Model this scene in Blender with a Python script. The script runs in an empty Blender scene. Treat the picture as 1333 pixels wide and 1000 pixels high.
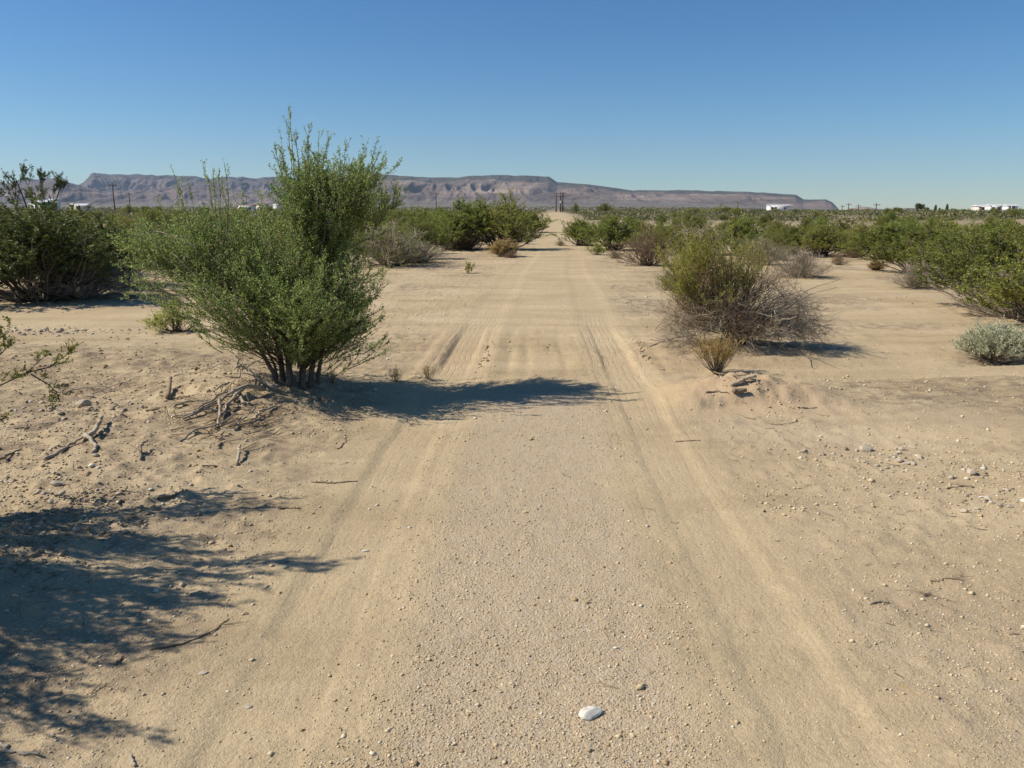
import bpy, math, random
import numpy as np
from mathutils import Vector

# ------------------------------------------------------------------ camera, sky, sun, exposure
S = bpy.context.scene
COL = S.collection
R = math.radians
CAM_H = 1.65
PITCH = 12.3
F = 1036.0                                   # focal length in photo pixels (photo is 1333 wide)
cam_d = bpy.data.cameras.new('camera'); cam = bpy.data.objects.new('camera', cam_d); COL.objects.link(cam)
cam_d.sensor_width = 36.0; cam_d.lens = 36.0*F/1333.0
cam_d.clip_start = 0.05; cam_d.clip_end = 40000
cam.location = (0, 0, CAM_H); cam.rotation_euler = (R(90-PITCH), 0, 0)
S.camera = cam
SUN_EL = 44.0
SUN_AZ = R(-91)                              # direction of the sun, clockwise from +Y (from the left)
w = bpy.data.worlds.new('World'); S.world = w; w.use_nodes = True
nt = w.node_tree; nt.nodes.clear()
sky = nt.nodes.new('ShaderNodeTexSky'); sky.sky_type = 'NISHITA'; sky.sun_disc = False
sky.sun_elevation = R(SUN_EL); sky.sun_rotation = SUN_AZ
sky.altitude = 300; sky.air_density = 1.0; sky.dust_density = 0.0; sky.ozone_density = 5.0
bg = nt.nodes.new('ShaderNodeBackground'); bg.inputs['Strength'].default_value = 0.057
wo = nt.nodes.new('ShaderNodeOutputWorld')
hs_ = nt.nodes.new('ShaderNodeHueSaturation'); hs_.inputs['Saturation'].default_value = 1.2; wb = nt.nodes.new('ShaderNodeMixRGB'); wb.blend_type = 'MULTIPLY'; wb.inputs[0].default_value = 1; wb.inputs[2].default_value = (.865, .99, 1.06, 1)
nt.links.new(sky.outputs[0], hs_.inputs['Color']); nt.links.new(hs_.outputs[0], wb.inputs[1]); nt.links.new(wb.outputs[0], bg.inputs[0]); nt.links.new(bg.outputs[0], wo.inputs[0])
sd = bpy.data.lights.new('sun', 'SUN'); sd.energy = 3.6; sd.angle = R(0.5); sd.color = (1.0, 0.93, 0.82)
sun = bpy.data.objects.new('sun', sd); COL.objects.link(sun)
sv = Vector((math.sin(SUN_AZ)*math.cos(R(SUN_EL)), math.cos(SUN_AZ)*math.cos(R(SUN_EL)), math.sin(R(SUN_EL))))
sun.rotation_euler = sv.to_track_quat('Z', 'Y').to_euler()
S.view_settings.view_transform = 'Standard'; S.view_settings.look = 'None'
S.view_settings.exposure = 0.72; S.view_settings.gamma = 1.0
S.cycles.transparent_max_bounces = 12

# ------------------------------------------------------------------ noise and terrain
def _h(ix, iy, s):
    n = (ix.astype(np.int64)*374761393 + iy.astype(np.int64)*668265263 + s*1274126177) & 0xffffffff
    n = ((n ^ (n >> 13))*1103515245) & 0xffffffff
    n = ((n ^ (n >> 16))*2654435761) & 0xffffffff
    return ((n ^ (n >> 15)) & 0xffffff)/float(0xffffff)
def vnoise(x, y, s=0):
    x = np.asarray(x, float); y = np.asarray(y, float)
    ix = np.floor(x); iy = np.floor(y); fx = x-ix; fy = y-iy
    fx = fx*fx*fx*(fx*(fx*6-15)+10); fy = fy*fy*fy*(fy*(fy*6-15)+10)
    a = _h(ix, iy, s); b = _h(ix+1, iy, s); c = _h(ix, iy+1, s); d = _h(ix+1, iy+1, s)
    return (a+(b-a)*fx)*(1-fy)+(c+(d-c)*fx)*fy          # 0..1
def fbm(x, y, s=0, o=4, g=0.5):
    t = 0; a = 1; n = 0
    for k in range(o):
        t = t+a*(vnoise(x*2**k+k*17.3, y*2**k-k*9.1, s+k)-0.5)*2; n += a; a *= g
    return t/n                                            # -1..1
def sstep(a, b, x):
    t = np.clip((x-a)/(b-a), 0, 1); return t*t*(3-2*t)
_ky = np.array([-50, 0, 3, 10, 25, 60, 150, 400, 9000]); _kx = np.array([-1.0, .04, .12, .30, 1.1, 3.5, 8.2, 21, 500])
def xc(y):
    y = np.asarray(y, float); w_ = np.maximum(1.0, np.abs(y)*0.12)
    return sum(np.interp(y+k*w_, _ky, _kx) for k in (-1, -.5, 0, .5, 1))/5+.09*fbm(y*.22, y*0+3.3, 7, 3)*sstep(2, 6, y)
TR = 0.88
def gauss(x, c, s): return np.exp(-((x-c)/s)**2)
def masks(x, y):
    """returns lateral offset, smooth wheel-track mask, coarse centre mask, open-sand mask"""
    s = x-xc(y)
    wob = fbm(x*.9, y*.6, 5, 2)*.10
    hw = .30
    tl = 1-sstep(hw-.06, hw+.16, np.abs(s+TR+wob)); tr = 1-sstep(hw-.06, hw+.14, np.abs(s-TR-wob*.6))
    near = 1-sstep(18, 45, y)*.5
    track = np.clip(np.maximum(tl, tr), 0, 1)*near
    e = fbm(x*1.6, y*1.1, 9, 4)*.2
    centre = (1-sstep(.30, .85, np.abs(s-.02+e*1.6)))*(1-sstep(6.2, 8.3, y+e*4))
    out = sstep(1.15, 1.6, np.abs(s)+e)
    return s, track, centre, out
def cross_path(x, y):
    """a trail that comes in from the right and another that crosses to the left"""
    yc = 8.6+.045*(x-2)+.012*np.maximum(0, x-4)**2
    a = (1-sstep(.5, .95, np.abs(y-yc)))*sstep(1.5, 2.6, x)
    yd = 12.7-.03*x+.25*np.sin(x*.4)
    b = (1-sstep(.55, 1.1, np.abs(y-yd)))*(sstep(4.6, 5.6, x)+1-sstep(-4.6, -3.6, x))
    return np.clip(np.maximum(a, b), 0, 1), yc, yd
def zt(x, y):
    x = np.asarray(x, float); y = np.asarray(y, float)
    d = np.sqrt(x*x+y*y)
    s, tk, ce, out = masks(x, y)
    z = -.18*gauss(y, 40, 18)+.95*sstep(55, 150, y+fbm(x/60, y/60, 2, 2)*12)
    sl_ = 1-.93*sstep(.16, .42, x/np.maximum(y, 1)); z = z+(.0046*np.maximum(0, y-420)+.0000005*np.maximum(0, y-420)**2)*sl_
    z = z+fbm(x/9, y/9, 11, 3)*.10*sstep(1.2, 6, np.abs(s))*sstep(0, 5, d)
    z = z+fbm(x/45, y/45, 12, 2)*.35*sstep(8, 40, np.abs(s))*sstep(25, 60, d)
    # raised rough ground to the left of the road and the low bank to the right
    z = z+.13*sstep(-1.6, -3.2, s)*(1-sstep(8.5, 11, y))*(.75+.4*fbm(x/1.1, y/1.1, 21, 3))
    z = z+.16*np.exp(-((x+2.35)/1.0)**2-((y-7.3)/.75)**2)
    z = z+.05*sstep(2.2, 4.0, s)*(1-sstep(6.0, 7.6, y))
    # earth mound with sticks on the right
    ml = np.exp(-((x-2.05)/.62)**2-((y-7.05)/.42)**2)*(1+.35*fbm(x*3.1, y*3.1, 31, 3))
    z = z+.14*ml*(.7+.5*vnoise(x*9, y*9, 35))
    # low eroded ledge at the near side of the red earth
    le = y-6.62-.10*np.sin(x*3.1)+.09*fbm(x*5, y*5, 36, 3)
    z = z+.055*sstep(0, .07, le)*(1-sstep(.4, 1.3, le))*sstep(1.25, 1.6, x)*(1-sstep(2.7, 3.2, x))
    # bushes stand on small hummocks
    z = z+.12*np.exp(-((x-2.6)/1.15)**2-((y-9.5)/.8)**2)*(1+.3*fbm(x*2.1, y*2.1, 33, 2))
    # wheel tracks with small shoulders, deeper through the soft patch
    soft = gauss(y, 9.4, 1.5)*(1-sstep(1.5, 2.0, np.abs(s)))
    dep = .008+.022*soft
    sl = np.abs(s+TR); sr = np.abs(s-TR)
    for q in (sl, sr):
        z = z-dep*(1-sstep(.16, .33, q))*(1-sstep(30, 60, y))
        z = z+(dep*.34)*gauss(q, .38, .07)*(.6+.8*vnoise(x*5, y*3, 41))*(1-sstep(25, 50, y))
    for q, sg in ((s+TR+.03, 1), (s-TR-.02, 1)):
        wb = .02*fbm(x*6, y*5, 55, 3); aq = np.abs(q+wb)
        st_ = (gauss(y, 9.3, 1.6)+.35*(1-sstep(6, 14, y)))*(.35+.9*vnoise(x*.7, y*1.1, 56))
        z = z-.020*st_*(1-sstep(.135, .185, aq))+.014*st_*gauss(aq, .215, .035)*(.4+vnoise(x*14, y*10, 57))
    for o_, a_ in ((-.33, .6), (-.12, .5), (.3, .6), (-1.32, .5), (.52, .5), (1.35, .4)):   # older ruts in the soft patch
        z = z-.017*a_*soft*gauss(s+fbm(x*0, y*.7, 51, 2)*.06+.02*fbm(x*8, y*8, 53, 2), o_, .045)*(.4+.9*vnoise(x*2, y*4, 54))
        z = z+.010*a_*soft*gauss(s, o_+.10, .045)*(vnoise(x*12, y*11, 52))
    z = z-.008*soft*np.abs(np.sin(y*19+s*2))*(1-sstep(.55, .75, np.abs(s)))
    cp, yc, yd = cross_path(x, y)
    z = z-.02*cp+.028*cp*np.sin((y-yc)*13)*sstep(1.8, 3, x)*(.5+vnoise(x*1.3, y*3, 37))
    # clods and footprints
    nearw = 1-sstep(25, 60, d)
    rough = (.35+.65*out)*(1-.6*tk)*(1-.6*cp)
    left = sstep(-1.3, -2.4, s)*(1-sstep(8, 12, y))
    z = z+nearw*rough*(.014*fbm(x*2.2, y*2.2, 61, 4)+.007*fbm(x*9, y*9, 62, 3)*(1+1.6*left))
    cl = vnoise(x*13, y*13, 63); z = z+nearw*.014*sstep(.66, .95, cl)*(.25+left+.35*out)
    z = z+nearw*.0045*fbm(x*24, y*24, 64, 2)*(.5+.2*ce+.4*out)
    return z
def zt1(x, y): return float(zt(np.array([x]), np.array([y]))[0])

def at(u, D):
    """terrain point on photo column u at forward distance D metres"""
    cp_, sp_ = math.cos(R(PITCH)), math.sin(R(PITCH))
    x = (u-666.5)/F*D*cp_
    for _ in range(3):
        z = zt1(x, D); zc = D*cp_-(z-CAM_H)*sp_; x = (u-666.5)/F*zc
    return x, D, zt1(x, D)
def gp(u, v):
    """terrain point seen at photo pixel (u, v)"""
    cp_, sp_ = math.cos(R(PITCH)), math.sin(R(PITCH))
    a = (u-666.5)/F; b = (500-v)/F
    d = np.array([a, cp_+b*sp_, -sp_+b*cp_])
    t = np.concatenate([np.linspace(1.2, 60, 3000), np.linspace(60, 900, 3000)])
    P = np.array([0, 0, CAM_H])+t[:, None]*d
    hit = np.nonzero(P[:, 2] < zt(P[:, 0], P[:, 1]))[0]
    k = hit[0] if len(hit) else 2999
    return float(P[k, 0]), float(P[k, 1]), float(zt1(P[k, 0], P[k, 1]))
def ztop(v, D): return CAM_H-D*math.tan(R(PITCH)+math.atan((v-500)/F))

# ------------------------------------------------------------------ mesh helpers
class Acc:
    """collects vertex and face arrays and links them as ONE mesh object"""
    def __init__(s): s.V = []; s.F = []; s.n = 0
    def add(s, V, Fc):
        V = np.asarray(V, float).reshape(-1, 3); Fc = np.asarray(Fc, np.int64)
        s.V.append(V); s.F.append(Fc+s.n); s.n += len(V); return s
    def mesh(s, name, mat, smooth=False):
        V = np.concatenate(s.V); me = bpy.data.meshes.new(name)
        me.vertices.add(len(V)); me.vertices.foreach_set('co', V.astype(np.float32).ravel())
        idx = np.concatenate([f.ravel() for f in s.F]); ln = np.concatenate([np.full(len(f), f.shape[1]) for f in s.F])
        st = np.concatenate([[0], np.cumsum(ln)[:-1]])
        me.loops.add(len(idx)); me.loops.foreach_set('vertex_index', idx.astype(np.int32))
        me.polygons.add(len(ln)); me.polygons.foreach_set('loop_start', st.astype(np.int32))
        me.update(calc_edges=True)
        if smooth: me.polygons.foreach_set('use_smooth', np.ones(len(ln), bool))
        me.materials.append(mat); me.validate(); return me
    def obj(s, name, mat, parent=None, smooth=False, loc=None):
        o = bpy.data.objects.new(name, s.mesh(name, mat, smooth)); COL.objects.link(o)
        if parent: o.parent = parent
        if loc is not None: o.location = loc
        return o
def tag(o, label=None, cat=None, group=None, kind=None):
    if label: o['label'] = label
    if cat: o['category'] = cat
    if group: o['group'] = group
    if kind: o['kind'] = kind
    return o
def thing(name, loc, rz, label, cat, group=None):
    o = bpy.data.objects.new(name, None); COL.objects.link(o); o.location = loc; o.rotation_euler = (0, 0, rz)
    o.empty_display_size = .1
    return tag(o, label, cat, group)
def copy_tree(o, parent=None):
    c = o.copy(); COL.objects.link(c); c.parent = parent
    for ch in list(o.children): copy_tree(ch, c)
    return c

def tubes(acc, P, Rr, sides=3):
    P = np.asarray(P, float); N, K, _ = P.shape
    Rr = np.broadcast_to(Rr, (N, K))
    T = np.gradient(P, axis=1); T /= np.linalg.norm(T, axis=2, keepdims=True)+1e-9
    A = np.zeros_like(T); A[..., 2] = 1; A[np.abs(T[..., 2]) > .9] = (1, 0, 0)
    U = np.cross(T, A); U /= np.linalg.norm(U, axis=2, keepdims=True)+1e-9
    W = np.cross(T, U)
    an = np.arange(sides)*2*np.pi/sides
    V = P[:, :, None]+Rr[:, :, None, None]*(np.cos(an)[None, None, :, None]*U[:, :, None]+np.sin(an)[None, None, :, None]*W[:, :, None])
    n, k, j = np.meshgrid(np.arange(N), np.arange(K-1), np.arange(sides), indexing='ij')
    b = n*K*sides+k*sides; j2 = (j+1) % sides
    Fc = np.stack([b+j, b+j2, b+sides+j2, b+sides+j], -1).reshape(-1, 4)
    acc.add(V, Fc)
    if sides > 3:
        for e, fl in ((0, 1), (K-1, 0)):
            bb = np.arange(N)*K*sides+e*sides
            cap = bb[:, None]+np.arange(sides)[None]
            acc.F.append((cap[:, ::-1] if fl else cap)+acc.n-len(V.reshape(-1, 3)))
def unit(v): return v/(np.linalg.norm(v, axis=-1, keepdims=True)+1e-9)
def curves(rng, p0, p1, K=6, lift=.15, jit=.03):
    """bowed twigs from p0 to p1; lift bends them so that they leave the base flat and turn up (or down if negative)"""
    L = np.linalg.norm(p1-p0, axis=1, keepdims=True)
    mid = (p0+p1)/2+np.array([0, 0, -1])*L*lift+rng.normal(0, .07, p0.shape)*L
    t = np.linspace(0, 1, K)[None, :, None]
    P = (1-t)**2*p0[:, None]+2*t*(1-t)*mid[:, None]+t*t*p1[:, None]
    n = rng.normal(0, 1, P.shape)*jit*L[:, None]; n[:, 0] = 0
    return P+n
def samp(P, i, t):
    K = P.shape[1]; f = t*(K-1); k = np.minimum(f.astype(int), K-2); r = (f-k)[:, None]
    a = P[i, k]; b = P[i, k+1]; return a*(1-r)+b*r, unit(b-a)
def subs(rng, P, m, t0, t1, L, spread=.8, up=.3, K=4, lift=.05, jit=.03):
    N = P.shape[0]; i = np.repeat(np.arange(N), m); t = rng.uniform(t0, t1, N*m)
    p, d = samp(P, i, t)
    q = unit(d+spread*unit(rng.normal(0, 1, p.shape))+np.array([0, 0, up]))
    ln = (rng.uniform(L[0], L[1], N*m)*(1.15-.5*t))[:, None]
    return curves(rng, p, p+q*ln, K, lift, jit)
def leaf_pts(rng, P, cnt, t0=.15, t1=1.0):
    N = P.shape[0]; i = np.repeat(np.arange(N), cnt); t = rng.uniform(t0, t1, N*cnt)
    return samp(P, i, t)
def leaves(acc, rng, p, d, size, wid=.45, spread=.9):
    n = len(p); q = unit(d*.7+spread*unit(rng.normal(0, 1, p.shape)))
    s = unit(np.cross(q, rng.normal(0, 1, p.shape)))
    L = (size*rng.uniform(.6, 1.3, n))[:, None]; W = L*wid*.5
    nn = np.cross(q, s)
    V = np.stack([p, p+q*L*.5+s*W+nn*W*.3, p+q*L, p+q*L*.5-s*W+nn*W*.3], 1)
    Fc = np.arange(n*4).reshape(n, 4)
    acc.add(V, Fc)
def ball(rng, n, surf=.5):
    v = unit(rng.normal(0, 1, (n, 3))); return v*(rng.uniform(0, 1, (n, 1))**surf)
def taper(N, K, a, b, rng=None):
    r = np.linspace(1, 0, K)[None]*(a-b)+b
    return np.repeat(r, N, 0)*((rng.uniform(.6, 1.3, (N, 1))) if rng is not None else 1)

# ------------------------------------------------------------------ materials
def new_mat(name):
    m = bpy.data.materials.new(name); m.use_nodes = True; n = m.node_tree.nodes; l = m.node_tree.links
    b = n['Principled BSDF']; b.inputs['Roughness'].default_value = .9; b.inputs['Specular IOR Level'].default_value = .2
    return m, n, l, b
def ramp(n, stops, inter='LINEAR'):
    r = n.new('ShaderNodeValToRGB'); e = r.color_ramp; e.interpolation = inter
    while len(e.elements) < len(stops): e.elements.new(.5)
    for k, (p, c) in enumerate(stops): e.elements[k].position = p; e.elements[k].color = (*c, 1)
    return r
def leaf_mat(name, cols, trans=.35, rough=.55):
    m, n, l, b = new_mat(name)
    g = n.new('ShaderNodeNewGeometry'); oi = n.new('ShaderNodeObjectInfo')
    r = ramp(n, [(k/(len(cols)-1), c) for k, c in enumerate(cols)])
    l.new(g.outputs['Random Per Island'], r.inputs[0])
    hs = n.new('ShaderNodeHueSaturation'); mp = n.new('ShaderNodeMapRange')
    mp.inputs['To Min'].default_value = .8; mp.inputs['To Max'].default_value = 1.2
    l.new(oi.outputs['Random'], mp.inputs['Value']); l.new(mp.outputs[0], hs.inputs['Value'])
    mh = n.new('ShaderNodeMapRange'); mh.inputs['To Min'].default_value = .485; mh.inputs['To Max'].default_value = .51
    mu = n.new('ShaderNodeMath'); mu.operation = 'FRACT'; mm = n.new('ShaderNodeMath'); mm.operation = 'MULTIPLY'; mm.inputs[1].default_value = 7.3
    l.new(oi.outputs['Random'], mm.inputs[0]); l.new(mm.outputs[0], mu.inputs[0]); l.new(mu.outputs[0], mh.inputs['Value']); l.new(mh.outputs[0], hs.inputs['Hue'])
    l.new(r.outputs[0], hs.inputs['Color'])
    b.inputs['Roughness'].default_value = rough; b.inputs['Specular IOR Level'].default_value = .35
    l.new(hs.outputs[0], b.inputs['Base Color'])
    tr = n.new('ShaderNodeBsdfTranslucent'); l.new(hs.outputs[0], tr.inputs[0])
    mx = n.new('ShaderNodeMixShader'); mx.inputs[0].default_value = trans
    l.new(b.outputs[0], mx.inputs[1]); l.new(tr.outputs[0], mx.inputs[2]); l.new(mx.outputs[0], n['Material Output'].inputs[0])
    return m
def wood_mat(name, a, b_, scale=14):
    m, n, l, b = new_mat(name)
    tc = n.new('ShaderNodeTexCoord'); ns = n.new('ShaderNodeTexNoise'); ns.inputs['Scale'].default_value = scale; ns.inputs['Detail'].default_value = 5
    l.new(tc.outputs['Object'], ns.inputs['Vector']); r = ramp(n, [(.3, a), (.7, b_)]); l.new(ns.outputs[0], r.inputs[0])
    g = n.new('ShaderNodeNewGeometry'); mx = n.new('ShaderNodeMixRGB'); mx.blend_type = 'MULTIPLY'; mx.inputs[0].default_value = .6
    rr = ramp(n, [(0, (.6, .6, .6)), (1, (1.3, 1.3, 1.3))]); l.new(g.outputs['Random Per Island'], rr.inputs[0])
    l.new(r.outputs[0], mx.inputs[1]); l.new(rr.outputs[0], mx.inputs[2]); l.new(mx.outputs[0], b.inputs['Base Color'])
    bp = n.new('ShaderNodeBump'); bp.inputs['Strength'].default_value = .5; bp.inputs['Distance'].default_value = .004
    n2 = n.new('ShaderNodeTexNoise'); n2.inputs['Scale'].default_value = scale*6; l.new(tc.outputs['Object'], n2.inputs['Vector'])
    l.new(n2.outputs[0], bp.inputs['Height']); l.new(bp.outputs[0], b.inputs['Normal'])
    return m
def plain(name, c, rough=.6, noise=.12, scale=3, metal=0):
    m, n, l, b = new_mat(name); b.inputs['Roughness'].default_value = rough; b.inputs['Metallic'].default_value = metal
    tc = n.new('ShaderNodeTexCoord'); ns = n.new('ShaderNodeTexNoise'); ns.inputs['Scale'].default_value = scale; ns.inputs['Detail'].default_value = 4
    l.new(tc.outputs['Object'], ns.inputs['Vector'])
    r = ramp(n, [(.3, tuple(x*(1-noise) for x in c)), (.7, tuple(min(1, x*(1+noise)) for x in c))]); l.new(ns.outputs[0], r.inputs[0]); l.new(r.outputs[0], b.inputs['Base Color'])
    return m
M = {}
M['tree'] = leaf_mat('tree leaves', [(0.124, 0.223, 0.049), (0.161, 0.27, 0.06), (0.218, 0.318, 0.074), (0.257, 0.348, 0.091), (0.314, 0.386, 0.115), (0.38, 0.416, 0.149), (0.456, 0.433, 0.166)], .4)
M['creo'] = leaf_mat('creosote leaves', [(0.132, 0.167, 0.029), (0.184, 0.22, 0.036), (0.234, 0.268, 0.048), (0.305, 0.316, 0.063), (0.386, 0.345, 0.084)], .35)
M['dark'] = leaf_mat('dark creosote leaves', [(0.076, 0.109, 0.027), (0.11, 0.144, 0.033), (0.161, 0.19, 0.045), (0.242, 0.243, 0.065)], .3)
M['fresh'] = leaf_mat('fresh green leaves', [(0.16, 0.222, 0.041), (0.214, 0.289, 0.051), (0.294, 0.344, 0.066), (0.402, 0.388, 0.095)], .35)
M['light'] = leaf_mat('pale green leaves', [(0.208, 0.239, 0.048), (0.292, 0.318, 0.062), (0.374, 0.377, 0.082), (0.458, 0.438, 0.109)], .35)
M['lime'] = leaf_mat('yellow green leaves', [(0.285, 0.331, 0.06), (0.386, 0.43, 0.073), (0.485, 0.513, 0.092), (0.569, 0.529, 0.132)], .45)
M['rust'] = leaf_mat('dry reddish leaves', [(0.178, 0.101, 0.05), (0.267, 0.155, 0.071), (0.356, 0.228, 0.114), (0.428, 0.311, 0.157)], .25)
M['straw'] = leaf_mat('dry straw', [(0.411, 0.273, 0.092), (0.507, 0.345, 0.127), (0.604, 0.44, 0.184), (0.483, 0.392, 0.172)], .35)
M['silver'] = leaf_mat('silver grey leaves', [(0.3, 0.31, 0.19), (0.4, 0.402, 0.26), (0.5, 0.494, 0.33), (0.575, 0.54, 0.38)], .25)
M['farleaf'] = leaf_mat('far scrub leaves', [(0.105, 0.117, 0.042), (0.15, 0.165, 0.056), (0.21, 0.21, 0.077), (0.285, 0.255, 0.126), (0.345, 0.3, 0.182)], .3)
M['mesq'] = leaf_mat('mesquite leaves', [(0.078, 0.098, 0.039), (0.117, 0.143, 0.052), (0.156, 0.176, 0.065)], .3)
M['bark'] = wood_mat('dark grey bark', (.075, .058, .042), (.16, .135, .11), 20)
M['twig'] = wood_mat('grey brown twigs', (.09, .07, .05), (.18, .145, .115), 9)
M['dead'] = wood_mat('weathered dead wood', (.25, .20, .14), (.45, .38, .285), 12)
M['deadd'] = wood_mat('dark dead twigs', (.15, .11, .07), (.28, .215, .145), 9)
M['pole'] = wood_mat('creosoted pole wood', (.07, .045, .035), (.14, .09, .07), 2)

def ground_mat():
    m, n, l, b = new_mat('desert sand and gravel')
    b.inputs['Roughness'].default_value = .95; b.inputs['Specular IOR Level'].default_value = .12
    tc = n.new('ShaderNodeTexCoord'); pos = tc.outputs['Object']
    def att(nm):
        a = n.new('ShaderNodeAttribute'); a.attribute_name = nm; return a.outputs['Fac']
    def noise(sc, det=5, rough=.6, vec=pos):
        q = n.new('ShaderNodeTexNoise'); q.inputs['Scale'].default_value = sc; q.inputs['Detail'].default_value = det; q.inputs['Roughness'].default_value = rough
        l.new(vec, q.inputs['Vector']); return q.outputs[0]
    def mix(f, a, c, mode='MIX'):
        q = n.new('ShaderNodeMixRGB'); q.blend_type = mode
        for k, x in enumerate((f, a, c)):
            if isinstance(x, (int, float)): q.inputs[k].default_value = x
            elif isinstance(x, tuple): q.inputs[k].default_value = (*x, 1)
            else: l.new(x, q.inputs[k])
        return q.outputs[0]
    def math_(op, a, c):
        q = n.new('ShaderNodeMath'); q.operation = op
        for k, x in enumerate((a, c)):
            if isinstance(x, (int, float)): q.inputs[k].default_value = x
            else: l.new(x, q.inputs[k])
        return q.outputs[0]
    def rp(f, *st):
        q = ramp(n, st); l.new(f, q.inputs[0]); return q.outputs[0]
    sand = rp(noise(.55, 6), (.3, (.372, .278, .160)), (.5, (.452, .350, .208)), (.72, (.532, .420, .262)))
    fine = rp(noise(60, 4, .7), (.3, (.80, .79, .78)), (.7, (1.17, 1.17, 1.17)))
    mpp = n.new('ShaderNodeMapping'); mpp.inputs['Scale'].default_value = (.35, 2.0, 1); l.new(pos, mpp.inputs[0])
    sand = mix(1, sand, rp(noise(1.0, 5, .65, mpp.outputs[0]), (.32, (.80, .78, .76)), (.5, (1, 1, 1)), (.7, (1.1, 1.1, 1.08))), 'MULTIPLY')
    col = mix(1, sand, fine, 'MULTIPLY')
    # coarse gravel: individual grains of several tints
    vo = n.new('ShaderNodeTexVoronoi'); vo.inputs['Scale'].default_value = 95; l.new(pos, vo.inputs['Vector'])
    sep = n.new('ShaderNodeSeparateColor'); l.new(vo.outputs['Color'], sep.inputs[0])
    grain = rp(sep.outputs[0], (0, (.365, .265, .17)), (.3, (.455, .34, .22)), (.7, (.505, .385, .25)), (.93, (.44, .37, .29)), (1, (.6, .55, .47)))
    vo2 = n.new('ShaderNodeTexVoronoi'); vo2.inputs['Scale'].default_value = 240; l.new(pos, vo2.inputs['Vector'])
    sep2 = n.new('ShaderNodeSeparateColor'); l.new(vo2.outputs['Color'], sep2.inputs[0])
    grain2 = rp(sep2.outputs[1], (0, (.36, .275, .18)), (.6, (.46, .36, .23)), (1, (.5, .43, .33)))
    gr = mix(.5, grain, grain2)
    gmask = math_('MULTIPLY', att('gravel'), rp(noise(7, 4), (.25, (.55, .55, .55)), (.7, (1, 1, 1))))
    col = mix(gmask, col, gr)
    # paler fine dust on the wheel tracks and trails
    col = mix(math_('MULTIPLY', att('dust'), .4), col, mix(.35, (.485, .380, .234), fine, 'MULTIPLY'))
    col = mix(math_('MULTIPLY', att('red'), .7), col, (.47, .32, .19))
    # litter and stained soil
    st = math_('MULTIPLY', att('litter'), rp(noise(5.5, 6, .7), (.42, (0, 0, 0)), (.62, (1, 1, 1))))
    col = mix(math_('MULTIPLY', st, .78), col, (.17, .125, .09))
    # far scrub and stony plain
    col = mix(att('far'), col, rp(noise(.013, 6, .65), (.35, (.13, .115, .085)), (.6, (.20, .165, .12)), (.75, (.30, .235, .17))))
    l.new(col, b.inputs['Base Color'])
    # bump
    gr_ = math_('MULTIPLY', math_('SUBTRACT', .55, vo.outputs['Distance']), math_('ADD', math_('MULTIPLY', att('gravel'), 1.0), .15))
    h = math_('ADD', math_('MULTIPLY', gr_, .0045), math_('MULTIPLY', noise(38, 5, .65), .010))
    h = math_('ADD', h, math_('MULTIPLY', noise(150, 3, .6), .006))
    # tread lines running along the wheel tracks, broken up by noise
    lat = n.new('ShaderNodeAttribute'); lat.attribute_name = 'lat'
    wv = math_('SINE', math_('MULTIPLY', math_('ADD', lat.outputs['Fac'], math_('MULTIPLY', noise(.7, 2), .12)), 95.0), 0)
    wv = math_('POWER', math_('ADD', math_('MULTIPLY', wv, .5), .5), 6)
    brk = rp(noise(3.5, 4), (.42, (0, 0, 0)), (.6, (1, 1, 1)))
    wv = math_('MULTIPLY', math_('MULTIPLY', wv, brk), att('track'))
    h = math_('SUBTRACT', h, math_('MULTIPLY', wv, math_('MULTIPLY', math_('ADD', att('soft'), .3), .0048)))
    bp = n.new('ShaderNodeBump'); bp.inputs['Strength'].default_value = .75; bp.inputs['Distance'].default_value = 1.0
    l.new(h, bp.inputs['Height']); l.new(bp.outputs[0], b.inputs['Normal'])
    return m

# ------------------------------------------------------------------ the ground: one sheet out to the hills
def axis(lim, fine_to, s0, k1, k2, mid):
    v = [0.0]
    while v[-1] < lim:
        d = v[-1]; st = s0 if d < fine_to else (max(s0, k1*d) if d < mid else k2*d); v.append(d+st)
    return np.array(v)
ax = axis(9000, 1.8, .019, .0095, .045, 45); X1 = np.concatenate([-ax[:0:-1], ax])
ay = axis(9000, 1.5, .5, .5, .5, 1.5)
yf = [1.55]
while yf[-1] < 9000:
    d = yf[-1]; yf.append(d+(max(.018, .0075*d) if d < 60 else .03*d))
yb = [1.4, 1.0, .4, -.6, -2, -5, -10, -20, -45, -100, -250]
Y1 = np.array(yb[::-1]+yf)
XX, YY = np.meshgrid(X1, Y1)
ZZ = zt(XX.ravel(), YY.ravel()).reshape(XX.shape)
nx, ny = len(X1), len(Y1)
g = Acc()
ii, jj = np.meshgrid(np.arange(ny-1), np.arange(nx-1), indexing='ij'); b0 = ii*nx+jj
g.add(np.stack([XX, YY, ZZ], -1), np.stack([b0, b0+1, b0+nx+1, b0+nx], -1).reshape(-1, 4))
ground = g.obj('ground', ground_mat(), smooth=True); tag(ground, kind='structure')
s_, tk_, ce_, out_ = masks(XX.ravel(), YY.ravel()); fx_, fy_ = XX.ravel(), YY.ravel()
cp__, _, _ = cross_path(fx_, fy_)
def attr(nm, v):
    a = ground.data.attributes.new(nm, 'FLOAT', 'POINT'); a.data.foreach_set('value', np.asarray(v, np.float32))
attr('soft', gauss(fy_, 9.5, 3.0)); attr('lat', s_); attr('track', tk_*(1-sstep(14, 24, fy_)))
gravel = np.clip(ce_*.8+.35*out_*sstep(-.2, .5, fbm(fx_*.8, fy_*.8, 71, 3))+.25*(1-sstep(6.5, 8, fy_)), 0, 1)*(1-.75*tk_)*(1-.7*cp__)
attr('gravel', gravel)
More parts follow.
